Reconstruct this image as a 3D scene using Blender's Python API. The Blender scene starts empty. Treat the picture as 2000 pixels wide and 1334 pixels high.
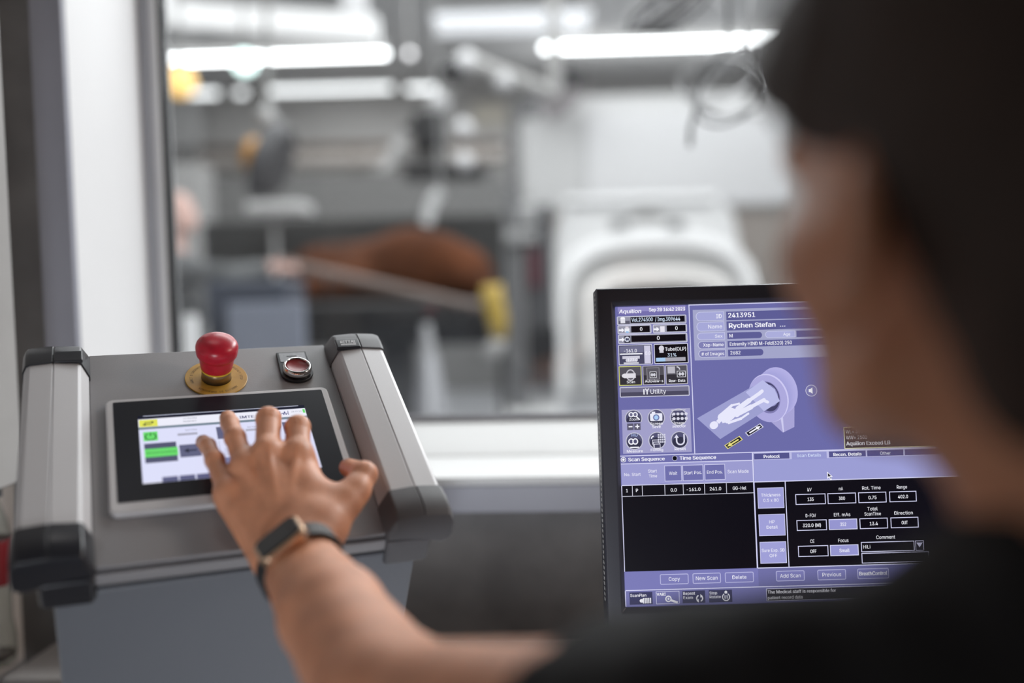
import bpy, bmesh, math, random
import numpy as np
from mathutils import Vector, Matrix
random.seed(4)
rng = np.random.default_rng(7)
SC = bpy.context.scene
COL = SC.collection

# ------------------------------------------------------------------ camera
PITCH, ROLL, FPX = math.radians(3.0), 0.026, 1944.44
CAMP = Vector((0, 0, 1.25))
FW = Vector((0, math.cos(PITCH), -math.sin(PITCH)))
UP0 = Vector((0, math.sin(PITCH), math.cos(PITCH)))
RT0 = Vector((1, 0, 0))
RT = RT0*math.cos(ROLL) - UP0*math.sin(ROLL)
UP = UP0*math.cos(ROLL) + RT0*math.sin(ROLL)
cd = bpy.data.cameras.new('camera'); cam = bpy.data.objects.new('camera', cd); COL.objects.link(cam)
cam.matrix_world = Matrix(((RT.x, UP.x, -FW.x, CAMP.x), (RT.y, UP.y, -FW.y, CAMP.y), (RT.z, UP.z, -FW.z, CAMP.z), (0, 0, 0, 1)))
cd.lens = 35; cd.sensor_width = 36; cd.clip_start = 0.02; cd.clip_end = 100
cd.dof.use_dof = True; cd.dof.focus_distance = 1.0; cd.dof.aperture_fstop = 1.4
SC.camera = cam
# ------------------------------------------------------------------ world and exposure
SC.view_settings.view_transform = 'Standard'; SC.view_settings.look = 'None'
SC.view_settings.gamma = 1; SC.view_settings.exposure = 0.0; SC.view_settings.use_curve_mapping = False
wd = bpy.data.worlds.new('world'); SC.world = wd; wd.use_nodes = True
wd.node_tree.nodes['Background'].inputs[0].default_value = (.6, .62, .68, 1)
wd.node_tree.nodes['Background'].inputs[1].default_value = 0.02

def area(name, loc, size, power, target=None, color=(1, 1, 1), size_y=None):
    l = bpy.data.lights.new(name, 'AREA'); l.energy = power; l.color = color
    l.shape = 'RECTANGLE'; l.size = size; l.size_y = size_y or size
    o = bpy.data.objects.new(name, l); COL.objects.link(o); o.location = loc
    d = (Vector(target) - Vector(loc)) if target else Vector((0, 0, -1))
    o.rotation_euler = d.to_track_quat('-Z', 'Y').to_euler()
    return o
# hall ceiling panels (the big bright room beyond the window), an added window fill, and unseen control room lights
area('hall_ceiling_light', (1.2, 3.4, 4.3), 4.5, 290, None, (.97, .98, 1), 2.0)
area('added_window_fill', (1.5, 2.4, 2.6), 1.8, 50, (.2, 1.5, 1.05), (.97, .98, 1), 0.25)  # added fill just beyond the window, brightens sill, reveal and console
area('hall_ceiling_light', (0.5, 8.0, 4.3), 9.0, 440, None, (.98, .98, 1), 4.0)
area('hall_ceiling_light', (1.0, 13.0, 4.3), 9.0, 250, None, (.98, .98, 1), 3.5)
dl = area('unseen_room_light', (-0.42, 1.0, 2.55), .5, 0.22, None, (1, .96, .94), 0.3); dl.data.spread = math.radians(75)  # added downlight over the console, beam narrowed to spare the head
area('unseen_room_light', (2.0, 0.75, 2.1), .4, 13.0, (-.2, .7, 1.0), (1, .84, .72), 0.4)
fl = area('unseen_room_light', (-0.20, -0.80, .48), .3, 1.3, (-.12, 1.4, .95), (.90, .94, 1), 0.3); fl.data.spread = math.radians(46)  # added low fill behind the camera, no lamp stands there

# ------------------------------------------------------------------ helpers
def W(px, py, d):
    """world point on the sight line through a photo pixel at camera depth d"""
    return CAMP + FW*d + RT*((px-1000)/FPX*d) + UP*((667-py)/FPX*d)
def AT(px, py, y):
    """world point where that sight line crosses the vertical plane y"""
    r = FW + RT*((px-1000)/FPX) + UP*((667-py)/FPX)
    return CAMP + r*(y/r.y)

MATS = {}
def mat(name, col, rough=.5, metal=0, emit=0, noise=0, nscale=20, bump=0, bscale=200, sss=0, spec=None, coat=0):
    if name in MATS: return MATS[name]
    m = bpy.data.materials.new(name); m.use_nodes = True; nt = m.node_tree
    b = nt.nodes['Principled BSDF']
    c = (*col, 1)
    b.inputs['Base Color'].default_value = c
    b.inputs['Roughness'].default_value = rough; b.inputs['Metallic'].default_value = metal
    if spec is not None: b.inputs['Specular IOR Level'].default_value = spec
    if coat: b.inputs['Coat Weight'].default_value = coat; b.inputs['Coat Roughness'].default_value = .08
    if emit:
        b.inputs['Emission Color'].default_value = c; b.inputs['Emission Strength'].default_value = emit
    if sss:
        b.inputs['Subsurface Weight'].default_value = sss; b.inputs['Subsurface Radius'].default_value = (.012, .004, .002)
        b.inputs['Subsurface Scale'].default_value = 1.0
    tc = nt.nodes.new('ShaderNodeTexCoord')
    if noise:
        n = nt.nodes.new('ShaderNodeTexNoise'); n.inputs['Scale'].default_value = nscale; n.inputs['Detail'].default_value = 5
        r = nt.nodes.new('ShaderNodeValToRGB')
        r.color_ramp.elements[0].position = .32; r.color_ramp.elements[1].position = .68
        r.color_ramp.elements[0].color = (*[max(0, x*(1-noise)) for x in col], 1)
        r.color_ramp.elements[1].color = (*[min(1, x*(1+noise)) for x in col], 1)
        nt.links.new(tc.outputs['Object'], n.inputs['Vector']); nt.links.new(n.outputs['Fac'], r.inputs['Fac'])
        nt.links.new(r.outputs['Color'], b.inputs['Base Color'])
    if bump:
        n = nt.nodes.new('ShaderNodeTexNoise'); n.inputs['Scale'].default_value = bscale; n.inputs['Detail'].default_value = 3
        bp = nt.nodes.new('ShaderNodeBump'); bp.inputs['Strength'].default_value = bump; bp.inputs['Distance'].default_value = .001
        nt.links.new(tc.outputs['Object'], n.inputs['Vector']); nt.links.new(n.outputs['Fac'], bp.inputs['Height'])
        nt.links.new(bp.outputs['Normal'], b.inputs['Normal'])
    MATS[name] = m
    return m
def emis(col, k=1.0):
    """self-lit pixels of a screen, colour given as sRGB 0-255"""
    key = 'screen_%d_%d_%d' % tuple(col)
    if key in MATS: return MATS[key]
    lin = [((c/255+.055)/1.055)**2.4 if c > 10 else c/255/12.92 for c in col]
    m = bpy.data.materials.new(key); m.use_nodes = True; nt = m.node_tree
    for n in list(nt.nodes): nt.nodes.remove(n)
    e = nt.nodes.new('ShaderNodeEmission'); e.inputs[0].default_value = (*lin, 1); e.inputs[1].default_value = k
    g = nt.nodes.new('ShaderNodeBsdfGlossy'); g.inputs[0].default_value = (.02, .02, .02, 1); g.inputs['Roughness'].default_value = .25
    a = nt.nodes.new('ShaderNodeAddShader'); o = nt.nodes.new('ShaderNodeOutputMaterial')
    nt.links.new(e.outputs[0], a.inputs[0]); nt.links.new(g.outputs[0], a.inputs[1]); nt.links.new(a.outputs[0], o.inputs[0])
    MATS[key] = m
    return m
def glassmat(name, tint=(1, 1, 1), gl=.06, rough=.02, fres=1.45):
    m = bpy.data.materials.new(name); m.use_nodes = True; nt = m.node_tree
    for n in list(nt.nodes): nt.nodes.remove(n)
    t = nt.nodes.new('ShaderNodeBsdfTransparent'); t.inputs[0].default_value = (*tint, 1)
    g = nt.nodes.new('ShaderNodeBsdfGlossy'); g.inputs['Roughness'].default_value = rough
    lw = nt.nodes.new('ShaderNodeLayerWeight'); lw.inputs[0].default_value = .5
    pw = nt.nodes.new('ShaderNodeMath'); pw.operation = 'POWER'; pw.inputs[1].default_value = 5
    f = nt.nodes.new('ShaderNodeMath'); f.operation = 'MULTIPLY_ADD'; f.inputs[1].default_value = .9; f.inputs[2].default_value = ((fres-1)/(fres+1))**2
    nt.links.new(lw.outputs['Facing'], pw.inputs[0]); nt.links.new(pw.outputs[0], f.inputs[0])
    x = nt.nodes.new('ShaderNodeMixShader'); o = nt.nodes.new('ShaderNodeOutputMaterial')
    nt.links.new(f.outputs[0], x.inputs[0]); nt.links.new(t.outputs[0], x.inputs[1]); nt.links.new(g.outputs[0], x.inputs[2])
    nt.links.new(x.outputs[0], o.inputs[0])
    return m

class MB:
    def __init__(s): s.bm = bmesh.new(); s.T = Matrix()
    def v(s, p): return s.bm.verts.new(s.T @ Vector(p))
    def face(s, vs, mi=0):
        try: f = s.bm.faces.new(vs); f.material_index = mi; return f
        except ValueError: return None
    def box(s, a, b, mi=0):
        (x0, y0, z0), (x1, y1, z1) = a, b
        v = [s.v(p) for p in ((x0,y0,z0),(x1,y0,z0),(x1,y1,z0),(x0,y1,z0),(x0,y0,z1),(x1,y0,z1),(x1,y1,z1),(x0,y1,z1))]
        for q in ((0,3,2,1),(4,5,6,7),(0,1,5,4),(1,2,6,5),(2,3,7,6),(3,0,4,7)): s.face([v[i] for i in q], mi)
        return s
    def loft(s, rings, cap=True, mi=0, closed=True):
        R = [[s.v(p) for p in r] for r in rings]; n = len(R[0])
        for a, b in zip(R, R[1:]):
            for i in range(n if closed else n-1): s.face([a[i], a[(i+1) % n], b[(i+1) % n], b[i]], mi)
        if cap: s.face(R[0][::-1], mi); s.face(R[-1], mi)
        return s
    def lathe(s, prof, n=40, c=(0, 0, 0), mi=0, cap=True):
        return s.loft([[(c[0]+r*math.cos(2*math.pi*i/n), c[1]+r*math.sin(2*math.pi*i/n), c[2]+z) for i in range(n)] for r, z in prof], cap, mi)
    def tube(s, pts, r, n=12, mi=0):
        pts = [Vector(p) for p in pts]; rr = r if hasattr(r, '__len__') else [r]*len(pts)
        rings = []; prev = None
        for i, p in enumerate(pts):
            t = (pts[min(i+1, len(pts)-1)] - pts[max(i-1, 0)]).normalized()
            a = prev - t*prev.dot(t) if prev is not None and (prev - t*prev.dot(t)).length > 1e-4 else t.orthogonal()
            a.normalize(); prev = a; b = t.cross(a)
            rings.append([p + (a*math.cos(2*math.pi*k/n) + b*math.sin(2*math.pi*k/n))*rr[i] for k in range(n)])
        return s.loft(rings, True, mi)
    def ball(s, c, r, n=16, m=10, mi=0):
        rx, ry, rz = r if hasattr(r, '__len__') else (r, r, r)
        return s.loft([[(c[0]+rx*math.sin(math.pi*(j+.02)/(m+.04))*math.cos(2*math.pi*i/n), c[1]+ry*math.sin(math.pi*(j+.02)/(m+.04))*math.sin(2*math.pi*i/n), c[2]-rz*math.cos(math.pi*(j+.02)/(m+.04))) for i in range(n)] for j in range(m+1)], True, mi)
    def build(s, name, mats, parent=None, smooth=False, bevel=0, seg=2, loc=None, sub=0):
        bmesh.ops.recalc_face_normals(s.bm, faces=s.bm.faces)
        me = bpy.data.meshes.new(name); s.bm.to_mesh(me); s.bm.free()
        return mkobj(name, me, mats, parent, smooth, bevel, seg, sub)
def mkobj(name, me, mats, parent=None, smooth=False, bevel=0, seg=2, sub=0):
    for m in (mats if isinstance(mats, (list, tuple)) else [mats]): me.materials.append(m)
    o = bpy.data.objects.new(name, me); COL.objects.link(o)
    if parent: o.parent = parent
    if smooth:
        me.polygons.foreach_set('use_smooth', [True]*len(me.polygons))
    if bevel:
        b = o.modifiers.new('bevel', 'BEVEL'); b.width = bevel; b.segments = seg; b.limit_method = 'ANGLE'; b.angle_limit = math.radians(35)
        me.polygons.foreach_set('use_smooth', [True]*len(me.polygons))
        w = o.modifiers.new('wn', 'WEIGHTED_NORMAL'); w.keep_sharp = True
    if sub:
        b = o.modifiers.new('sub', 'SUBSURF'); b.levels = sub; b.render_levels = sub
    return o
def root(name, label, cat, loc=(0, 0, 0), group=None, M=None):
    o = bpy.data.objects.new(name, None); COL.objects.link(o); o.empty_display_size = .05
    if M is not None: o.matrix_world = M
    else: o.location = loc
    return tag(o, label, cat, group)
def tag(o, label, cat, group=None):
    o['label'] = label; o['category'] = cat
    if group: o['group'] = group
    return o
def struct(o): o['kind'] = 'structure'; return o

# ---- text turned into mesh faces, laid on a plane
FONT = None
try:
    import os
    FONT = bpy.data.fonts.load(os.path.join(bpy.utils.resource_path('LOCAL'), 'datafiles', 'fonts', 'Inter.woff2'))
except Exception: FONT = None
def text_verts(s, bold=0.0, font_res=3):
    c = bpy.data.curves.new('glyphs', 'FONT'); c.body = s; c.size = 1; c.resolution_u = font_res; c.offset = bold*.8
    if FONT: c.font = FONT
    o = bpy.data.objects.new('glyphs', c); COL.objects.link(o)
    bpy.context.view_layer.update()
    dg = bpy.context.evaluated_depsgraph_get()
    me = bpy.data.meshes.new_from_object(o.evaluated_get(dg))
    vs = [v.co.copy() for v in me.vertices]; fs = [tuple(p.vertices) for p in me.polygons]
    bpy.data.objects.remove(o); bpy.data.curves.remove(c); bpy.data.meshes.remove(me)
    return vs, fs
_cap = []
def CAPH():
    if not _cap: _cap.append(max(v.y for v in text_verts('H', 0)[0]))
    return _cap[0]
class Flat:
    """flat coloured shapes of a screen picture, in screen pixels, each layer a hair above the last"""
    def __init__(s, w, h, sx, sy, dz=2.5e-5): s.V = []; s.F = []; s.M = []; s.cols = []; s.z = 0; s.dz = dz; s.sx = sx; s.sy = sy; s.h = h; s.w = w
    def ci(s, c):
        c = tuple(c)
        if c not in s.cols: s.cols.append(c)
        return s.cols.index(c)
    def poly(s, pts, c, z=None):
        s.z += s.dz if z is None else 0
        b = len(s.V); s.V += [(x*s.sx, -y*s.sy, s.z) for x, y in pts]
        s.F.append(tuple(range(b, b+len(pts)))[::-1]); s.M.append(s.ci(c))
    def rect(s, x0, y0, x1, y1, c, r=0):
        if not r: return s.poly([(x0, y0), (x1, y0), (x1, y1), (x0, y1)], c)
        pts = []
        for cx, cy, a0 in ((x1-r, y0+r, -90), (x1-r, y1-r, 0), (x0+r, y1-r, 90), (x0+r, y0+r, 180)):
            for k in range(5):
                a = math.radians(a0+k*22.5); pts.append((cx+r*math.cos(a), cy+r*math.sin(a)))
        s.poly(pts, c)
    def frame(s, x0, y0, x1, y1, fill, line, w=2, r=0):
        s.rect(x0, y0, x1, y1, line, r); s.rect(x0+w, y0+w, x1-w, y1-w, fill, max(0, r-w) if r else 0)
    def line(s, x0, y0, x1, y1, c, w=2):
        d = math.hypot(x1-x0, y1-y0); nx, ny = -(y1-y0)/d*w/2, (x1-x0)/d*w/2
        s.poly([(x0+nx, y0+ny), (x1+nx, y1+ny), (x1-nx, y1-ny), (x0-nx, y0-ny)], c)
    def ell(s, cx, cy, rx, ry, c, rot=0, n=32):
        ca, sa = math.cos(rot), math.sin(rot)
        s.poly([(cx+rx*math.cos(2*math.pi*i/n)*ca-ry*math.sin(2*math.pi*i/n)*sa, cy+rx*math.cos(2*math.pi*i/n)*sa+ry*math.sin(2*math.pi*i/n)*ca) for i in range(n)], c)
    def arc(s, cx, cy, r, a0, a1, w, c, n=20):
        p = []; q = []
        for i in range(n+1):
            a = math.radians(a0+(a1-a0)*i/n); p.append((cx+(r+w/2)*math.cos(a), cy+(r+w/2)*math.sin(a))); q.append((cx+(r-w/2)*math.cos(a), cy+(r-w/2)*math.sin(a)))
        s.z += s.dz
        for i in range(n): s.poly([p[i], p[i+1], q[i+1], q[i]], c, z=0)
    def build(s, name, parent, k=1.0):
        me = bpy.data.meshes.new(name); me.from_pydata(s.V, [], s.F)
        o = mkobj(name, me, [emis(c, k) for c in s.cols], parent)
        me.polygons.foreach_set('material_index', s.M)
        return o
def flat_text(F, s, x, y, cap, c, width=None, al='l', bold=.012, italic=0):
    """baseline at y, capital height cap, optional fitted width"""
    vs, fs = text_verts(s, 0)
    if not vs: return
    k_ = CAPH()
    vs = [v*(.70/k_) for v in vs]
    xs = [v.x for v in vs]; x0, x1 = min(xs), max(xs)
    k = cap/.70; kx = width/(x1-x0) if width else k*.95
    W_ = (x1-x0)*kx
    ox = x if al == 'l' else (x-W_/2 if al == 'c' else x-W_)
    F.z += F.dz
    for e in ((0,) if bold < .015 else (-.018*cap, .018*cap) if bold < .035 else (-.045*cap, 0, .045*cap)):
        b = len(F.V); F.z += F.dz*.3
        F.V += [((ox+(v.x-x0)*kx+italic*v.y*k+e)*F.sx, -(y-v.y*k)*F.sy, F.z) for v in vs]
        for f in fs: F.F.append(tuple(b+i for i in f)); F.M.append(F.ci(c))

# ---- smooth bodies: blended distance field -> surface net
def smin(a, b, k):
    h = np.maximum(k-np.abs(a-b), 0)/k
    return np.minimum(a, b) - h*h*k*.25
def smax(a, b, k): return -smin(-a, -b, k)
class Field:
    def __init__(s, lo, hi, h):
        s.lo = np.array(lo, float); s.h = h
        n = [int(math.ceil((b-a)/h))+1 for a, b in zip(lo, hi)]
        g = [lo[i]+np.arange(n[i])*h for i in range(3)]
        s.X, s.Y, s.Z = [a.astype(np.float32) for a in np.meshgrid(*g, indexing='ij')]
        s.D = np.full(s.X.shape, 9., np.float32)
    def cone(s, a, b, ra, rb, flat=None):
        a = np.array(a, float); b = np.array(b, float); d = b-a; L = d@d + 1e-12
        x, y, z = s.X-a[0], s.Y-a[1], s.Z-a[2]
        t = np.clip((x*d[0]+y*d[1]+z*d[2])/L, 0, 1)
        x, y, z = x-t*d[0], y-t*d[1], z-t*d[2]
        if flat is not None:   # squeeze along a direction: (unit vector, factor)
            n, f = np.array(flat[0], float), flat[1]; q = x*n[0]+y*n[1]+z*n[2]; e = q*(1/f-1)
            x, y, z = x+n[0]*e, y+n[1]*e, z+n[2]*e
        return np.sqrt(x*x+y*y+z*z) - (ra+(rb-ra)*t)
    def ell(s, c, r, R=None):
        x, y, z = s.X-c[0], s.Y-c[1], s.Z-c[2]
        if R is not None:
            R = np.array(R); x, y, z = (R[0, 0]*x+R[1, 0]*y+R[2, 0]*z, R[0, 1]*x+R[1, 1]*y+R[2, 1]*z, R[0, 2]*x+R[1, 2]*y+R[2, 2]*z)
        k0 = np.sqrt((x/r[0])**2+(y/r[1])**2+(z/r[2])**2)+1e-6; k1 = np.sqrt((x/r[0]**2)**2+(y/r[1]**2)**2+(z/r[2]**2)**2)+1e-6
        return k0*(k0-1)/k1
    def add(s, d, k=.01): s.D = smin(s.D, d, k)
    def sub(s, d, k=.005): s.D = smax(s.D, -d, k)
    def net(s):
        D = s.D; neg = D < 0; nx, ny, nz = D.shape
        c = np.zeros((nx-1, ny-1, nz-1), np.int8)
        for i in (0, 1):
            for j in (0, 1):
                for k in (0, 1): c += neg[i:nx-1+i, j:ny-1+j, k:nz-1+k]
        act = (c > 0) & (c < 8); idx = np.argwhere(act); ID = np.full(act.shape, -1, np.int64); ID[act] = np.arange(len(idx))
        acc = np.zeros((len(idx), 3)); cnt = np.zeros(len(idx)); I = idx
        cor = [(i, j, k) for i in (0, 1) for j in (0, 1) for k in (0, 1)]
        for a in cor:
            for b in cor:
                if sum(b)-sum(a) != 1 or any(y < x for x, y in zip(a, b)): continue
                da = D[I[:, 0]+a[0], I[:, 1]+a[1], I[:, 2]+a[2]].astype(float); db = D[I[:, 0]+b[0], I[:, 1]+b[1], I[:, 2]+b[2]].astype(float)
                m = (da < 0) != (db < 0); t = np.where(m, da/(da-db+1e-20), 0)
                p = np.array(a)+np.outer(t, np.array(b)-np.array(a))
                acc[m] += p[m]; cnt[m] += 1
        V = (idx+acc/cnt[:, None])*s.h+s.lo
        Q = []
        for ax in range(3):
            sl0 = [slice(None)]*3; sl1 = [slice(None)]*3; sl0[ax] = slice(0, -1); sl1[ax] = slice(1, None)
            n0, n1 = neg[tuple(sl0)], neg[tuple(sl1)]
            e = np.argwhere(n0 != n1); u, w = (ax+1) % 3, (ax+2) % 3
            ok = (e[:, u] > 0) & (e[:, w] > 0) & (e[:, u] < D.shape[u]-1) & (e[:, w] < D.shape[w]-1); e = e[ok]
            st = n0[e[:, 0], e[:, 1], e[:, 2]]
            def g(du, dw):
                q = e.copy(); q[:, u] -= du; q[:, w] -= dw; return ID[q[:, 0], q[:, 1], q[:, 2]]
            q = np.stack([g(1, 1), g(0, 1), g(0, 0), g(1, 0)], 1)
            q[~st] = q[~st][:, ::-1]; Q.append(q)
        Q = np.concatenate(Q); Q = Q[(Q >= 0).all(1)]
        return V, Q
def netmesh(name, parts, extra_cut=None):
    """parts: list of (V, Q); returns one mesh"""
    Vs = []; Qs = []; o = 0
    for V, Q in parts: Vs.append(V); Qs.append(Q+o); o += len(V)
    V = np.concatenate(Vs); Q = np.concatenate(Qs)
    me = bpy.data.meshes.new(name); me.from_pydata(V.tolist(), [], Q.tolist())
    me.polygons.foreach_set('use_smooth', [True]*len(me.polygons)); me.update()
    return me
# ------------------------------------------------------------------ materials
GREY_WALL = mat('dark_grey_plaster', (.17, .165, .165), .8, noise=.28, nscale=7, bump=.3, bscale=60)
SIDE_WALL = mat('pale_grey_wall', (.80, .77, .75), .6, noise=.03, nscale=3)
CASING = mat('casing_unlit_grey', (.29, .295, .345), .45, noise=.03, nscale=9)  # grey of the unlit room side is put into the colour
WHITE = mat('white_lacquer', (.76, .76, .775), .35, noise=.01, nscale=9)
SILLW = mat('sill_white', (.52, .52, .52), .4, noise=.01, nscale=9)
FRAMEUNLIT = mat('frame_unlit_grey', (.38, .385, .42), .4, noise=.02)  # shade on the front of the frame, painted as grey
RUBBER = mat('black_rubber', (.012, .012, .014), .6, noise=.1)
PANEL = mat('grey_powder_coat', (.255, .25, .26), .42, noise=.05, nscale=900, bump=.12, bscale=1500)
HOUSING = mat('housing_grey_blue', (.145, .155, .175), .45, noise=.05, nscale=700, bump=.12, bscale=1500)
ALU = mat('satin_aluminium', (.54, .535, .55), .52, .15, noise=.03, nscale=1200)
CAPM = mat('anthracite_plastic', (.10, .10, .108), .5, noise=.08, nscale=1500, bump=.1, bscale=1200)
CAPD = mat('black_plastic_gloss', (.018, .019, .024), .3, noise=.05)
DESK = mat('pale_grey_laminate', (.36, .345, .34), .5, noise=.05, nscale=40)
CHROME = mat('chrome', (.75, .74, .73), .12, 1.0, noise=.02)
BLACKG = mat('black_glass', (.006, .006, .008), .2, spec=.25, noise=.05)
BEZEL = mat('dark_monitor_plastic', (.045, .047, .064), .38, noise=.06, nscale=900)
STEEL = mat('steel_grey', (.35, .35, .36), .4, .6, noise=.05)
FLOORM = mat('control_floor', (.20, .20, .21), .5, noise=.1, nscale=6)
HALLFLOOR = mat('hall_floor', (.27, .275, .29), .35, noise=.10, nscale=2)
HALLWALL = mat('hall_wall_grey', (.60, .59, .58), .7, noise=.05, nscale=1)
CEILM = mat('ceiling_paint', (.62, .62, .625), .8, noise=.05, nscale=2)

# ------------------------------------------------------------------ control room shell
YAW = math.radians(-3.7); D0 = 1.41
TW = Matrix.Translation((0, D0, 0)) @ Matrix.Rotation(YAW, 4, 'Z')   # window wall frame: x along, y into the hall
LX = -0.739
def wallpiece(name, boxes, m, bevel=0):
    b = MB(); b.T = TW
    for a, c in boxes: b.box(a, c)
    return struct(b.build(name, m, bevel=bevel))
OL, OR_, ZB, ZT, WT = -0.629, 1.75, 0.985, 2.25, 0.33
wallpiece('wall_front', [((-.80, 0, 0), (OL-.004, WT, 2.7)), ((OR_+.004, 0, 0), (3.3, WT, 2.7)), ((OL-.004, 0, 0), (OR_+.004, WT, ZB-.014)), ((OL-.004, 0, ZT+.004), (OR_+.004, WT, 2.7))], GREY_WALL)
wallpiece('trim_1', [((OL-.047, -.014, ZB-.051), (OL, -.0005, ZT+.047)), ((OR_, -.014, ZB-.051), (OR_+.047, -.0005, ZT+.047)), ((OL, -.014, ZB-.051), (OR_, -.0005, ZB-.012)), ((OL, -.014, ZT), (OR_, -.0005, ZT+.047))], CASING, .0015)
wallpiece('trim_2', [((OL-.003, .0, ZB), (OL, .25, ZT)), ((OR_, .0, ZB), (OR_+.003, .25, ZT)), ((OL, .0, ZT), (OR_, .25, ZT+.003))], WHITE)
wallpiece('trim_3', [((OL, -.0145, ZB-.0118), (OR_, .165, ZB))], SILLW, .0015)      # sill board
b = MB(); b.T = TW
prof = [(.170, ZB-.012), (.170, ZB-.001), (.175, ZB+.003), (.250, ZB+.0425), (.272, ZB+.0425), (.272, ZB-.012)]
b.loft([[(x, y, z) for y, z in prof] for x in (OL, OR_)])
struct(b.build('trim_4', SILLW, bevel=.001))
win = bpy.data.objects.new('window_1', None); COL.objects.link(win); win['kind'] = 'structure'; win.matrix_world = TW
b = MB()
b.box((OL, .24, ZB+.01), (OL+.0175, .31, ZT)); b.box((OR_-.0175, .24, ZB+.01), (OR_, .31, ZT)); b.box((OL, .24, ZT-.04), (OR_, .31, ZT))
b.build('window_frame', FRAMEUNLIT, win, bevel=.001)
b = MB()
b.box((OL+.0175, .245, ZB+.036), (OL+.0280, .30, ZT-.04)); b.box((OR_-.0280, .245, ZB+.036), (OR_-.0175, .30, ZT-.04))
b.build('glazing_bead', WHITE, win, bevel=.001)
b = MB(); b.box((OL+.028, .2585, ZB+.0427), (OR_-.028, .262, ZB+.056))
b.build('bottom_glazing_bead', FRAMEUNLIT, win)
b = MB(); b.box((OL+.028, .252, ZB+.0427), (OL+.035, .28, ZT-.04)); b.box((OR_-.035, .252, ZB+.0427), (OR_-.028, .28, ZT-.04))
b.build('gasket', RUBBER, win)
b = MB(); b.box((OL+.0352, .263, ZB+.0428), (OR_-.0352, .270, ZT-.041))
b.build('glass_pane', glassmat('window_glass', (.97, .985, .98)), win)

def shell(name, boxes, m):
    b = MB()
    for a, c in boxes: b.box(a, c)
    return struct(b.build(name, m))
shell('wall_left', [((LX-.1, -3.0, .0), (LX, D0+.05, 2.7))], SIDE_WALL)
shell('wall_right', [((3.2, -3.0, 0), (3.3, 1.3, 2.7))], SIDE_WALL)
shell('wall_back', [((LX-.1, -3.1, 0), (3.3, -3.0, 2.7))], mat('dark_back_wall', (.10, .10, .105), .7, noise=.05))
shell('floor', [((LX-.1, -3.1, -.1), (3.3, 1.62, 0))], FLOORM)
shell('ceiling', [((LX-.1, -3.1, 2.6), (3.3, 1.62, 2.7))], mat('control_ceiling', (.25, .25, .26), .8, noise=.04))

# wall cupboard at the left edge
wc = root('wall_cupboard', 'pale grey wall cupboard at the left edge above the bottle', 'cupboard', (LX+.05, 1.0, 1.02))
b = MB(); b.T = Matrix.Translation((-LX-.05, -1.0, -1.02)); b.box((LX+.0005, .72, 1.02), (-.632, 1.27, 2.30)); b.build('body', mat('cupboard_grey', (.33, .32, .315), .55, noise=.03), wc, bevel=.004)
b = MB(); b.T = Matrix.Translation((-LX-.05, -1.0, -1.02)); b.box((LX+.02, .74, 1.005), (-.65, 1.25, 1.0199)); b.build('light_pelmet', CAPM, wc)
# ------------------------------------------------------------------ desk
dk = root('desk', 'pale grey desk with a raised rear ledge running below the window', 'desk', (0.9, 1.0, 0))
DT = dk.matrix_world = Matrix.Translation((0.9, 1.0, 0))
INV = Matrix.Translation((-0.9, -1.0, 0))
b = MB(); b.T = INV @ TW; b.box((-.69, -.14, .710), (3.1, -.003, .745)); b.build('rear_ledge', DESK, dk, bevel=.002)
b = MB(); b.T = INV @ TW; b.box((-.67, -.84, .695), (3.1, -.142, .730)); b.build('tabletop', DESK, dk, bevel=.002)
for x, y in ((-.62, -.79), (3.04, -.79), (-.62, -.06), (3.04, -.06), (1.2, -.06)):
    b = MB(); b.T = INV @ TW; b.box((x-.025, y-.025, 0), (x+.025, y+.025, .695 if y < -.2 else .710)); b.build('leg', STEEL, dk)

# ------------------------------------------------------------------ control console (operator panel)
PO = Vector((-.2620, .9071, 1.1116)); PX = Vector((.9275, .3739, .0012)).normalized(); PN = Vector((.1959, -.4886, .8502))
PN = (PN - PX*PN.dot(PX)).normalized(); PY = PN.cross(PX)
PM = Matrix(((PX.x, PY.x, PN.x, PO.x), (PX.y, PY.y, PN.y, PO.y), (PX.z, PY.z, PN.z, PO.z), (0, 0, 0, 1)))
con = root('control_console', 'grey metal control console with sloping touch screen panel and two long side handles', 'control panel', M=PM)
b = MB(); b.box((-.117, -.130, -.004), (.117, .159, 0)); b.build('front_plate', PANEL, con, bevel=.0012)
b = MB(); b.box((-.1455, -.120, -.0095), (.1455, .154, -.0042)); b.build('seal', RUBBER, con)
b = MB(); b.box((-.147, -.131, -.0205), (.147, .157, -.0085)); b.build('front_frame', PANEL, con, bevel=.002)
b = MB(); b.box((-.1440, -.119, -.0255), (.1440, .152, -.0207)); b.build('seal', RUBBER, con)
b = MB(); b.box((-.147, -.130, -.235), (.147, .157, -.0257)); b.build('housing', HOUSING, con, bevel=.003)
def side_profile(sg):
    P = [(.1172, -.003), (.1172, .004), (.1235, .019), (.1260, .0207), (.1463, .0226), (.1468, .0216), (.1474, .0216), (.1479, .0226), (.1670, .0207), (.1702, .019), (.1730, .012), (.1738, 0), (.1725, -.010), (.165, -.0145), (.1480, -.0075), (.1300, -.0040)]
    return [(sg*x, h) for x, h in P]
def pos(P, y, sx=1, sh=1, dh=0, sg=1):
    return [(sg*.147+(x-sg*.147)*sx, y, h*sh+dh) for x, h in P]
LOGO = mat('logo_white', (.8, .8, .82), .5, noise=.01)
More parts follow.
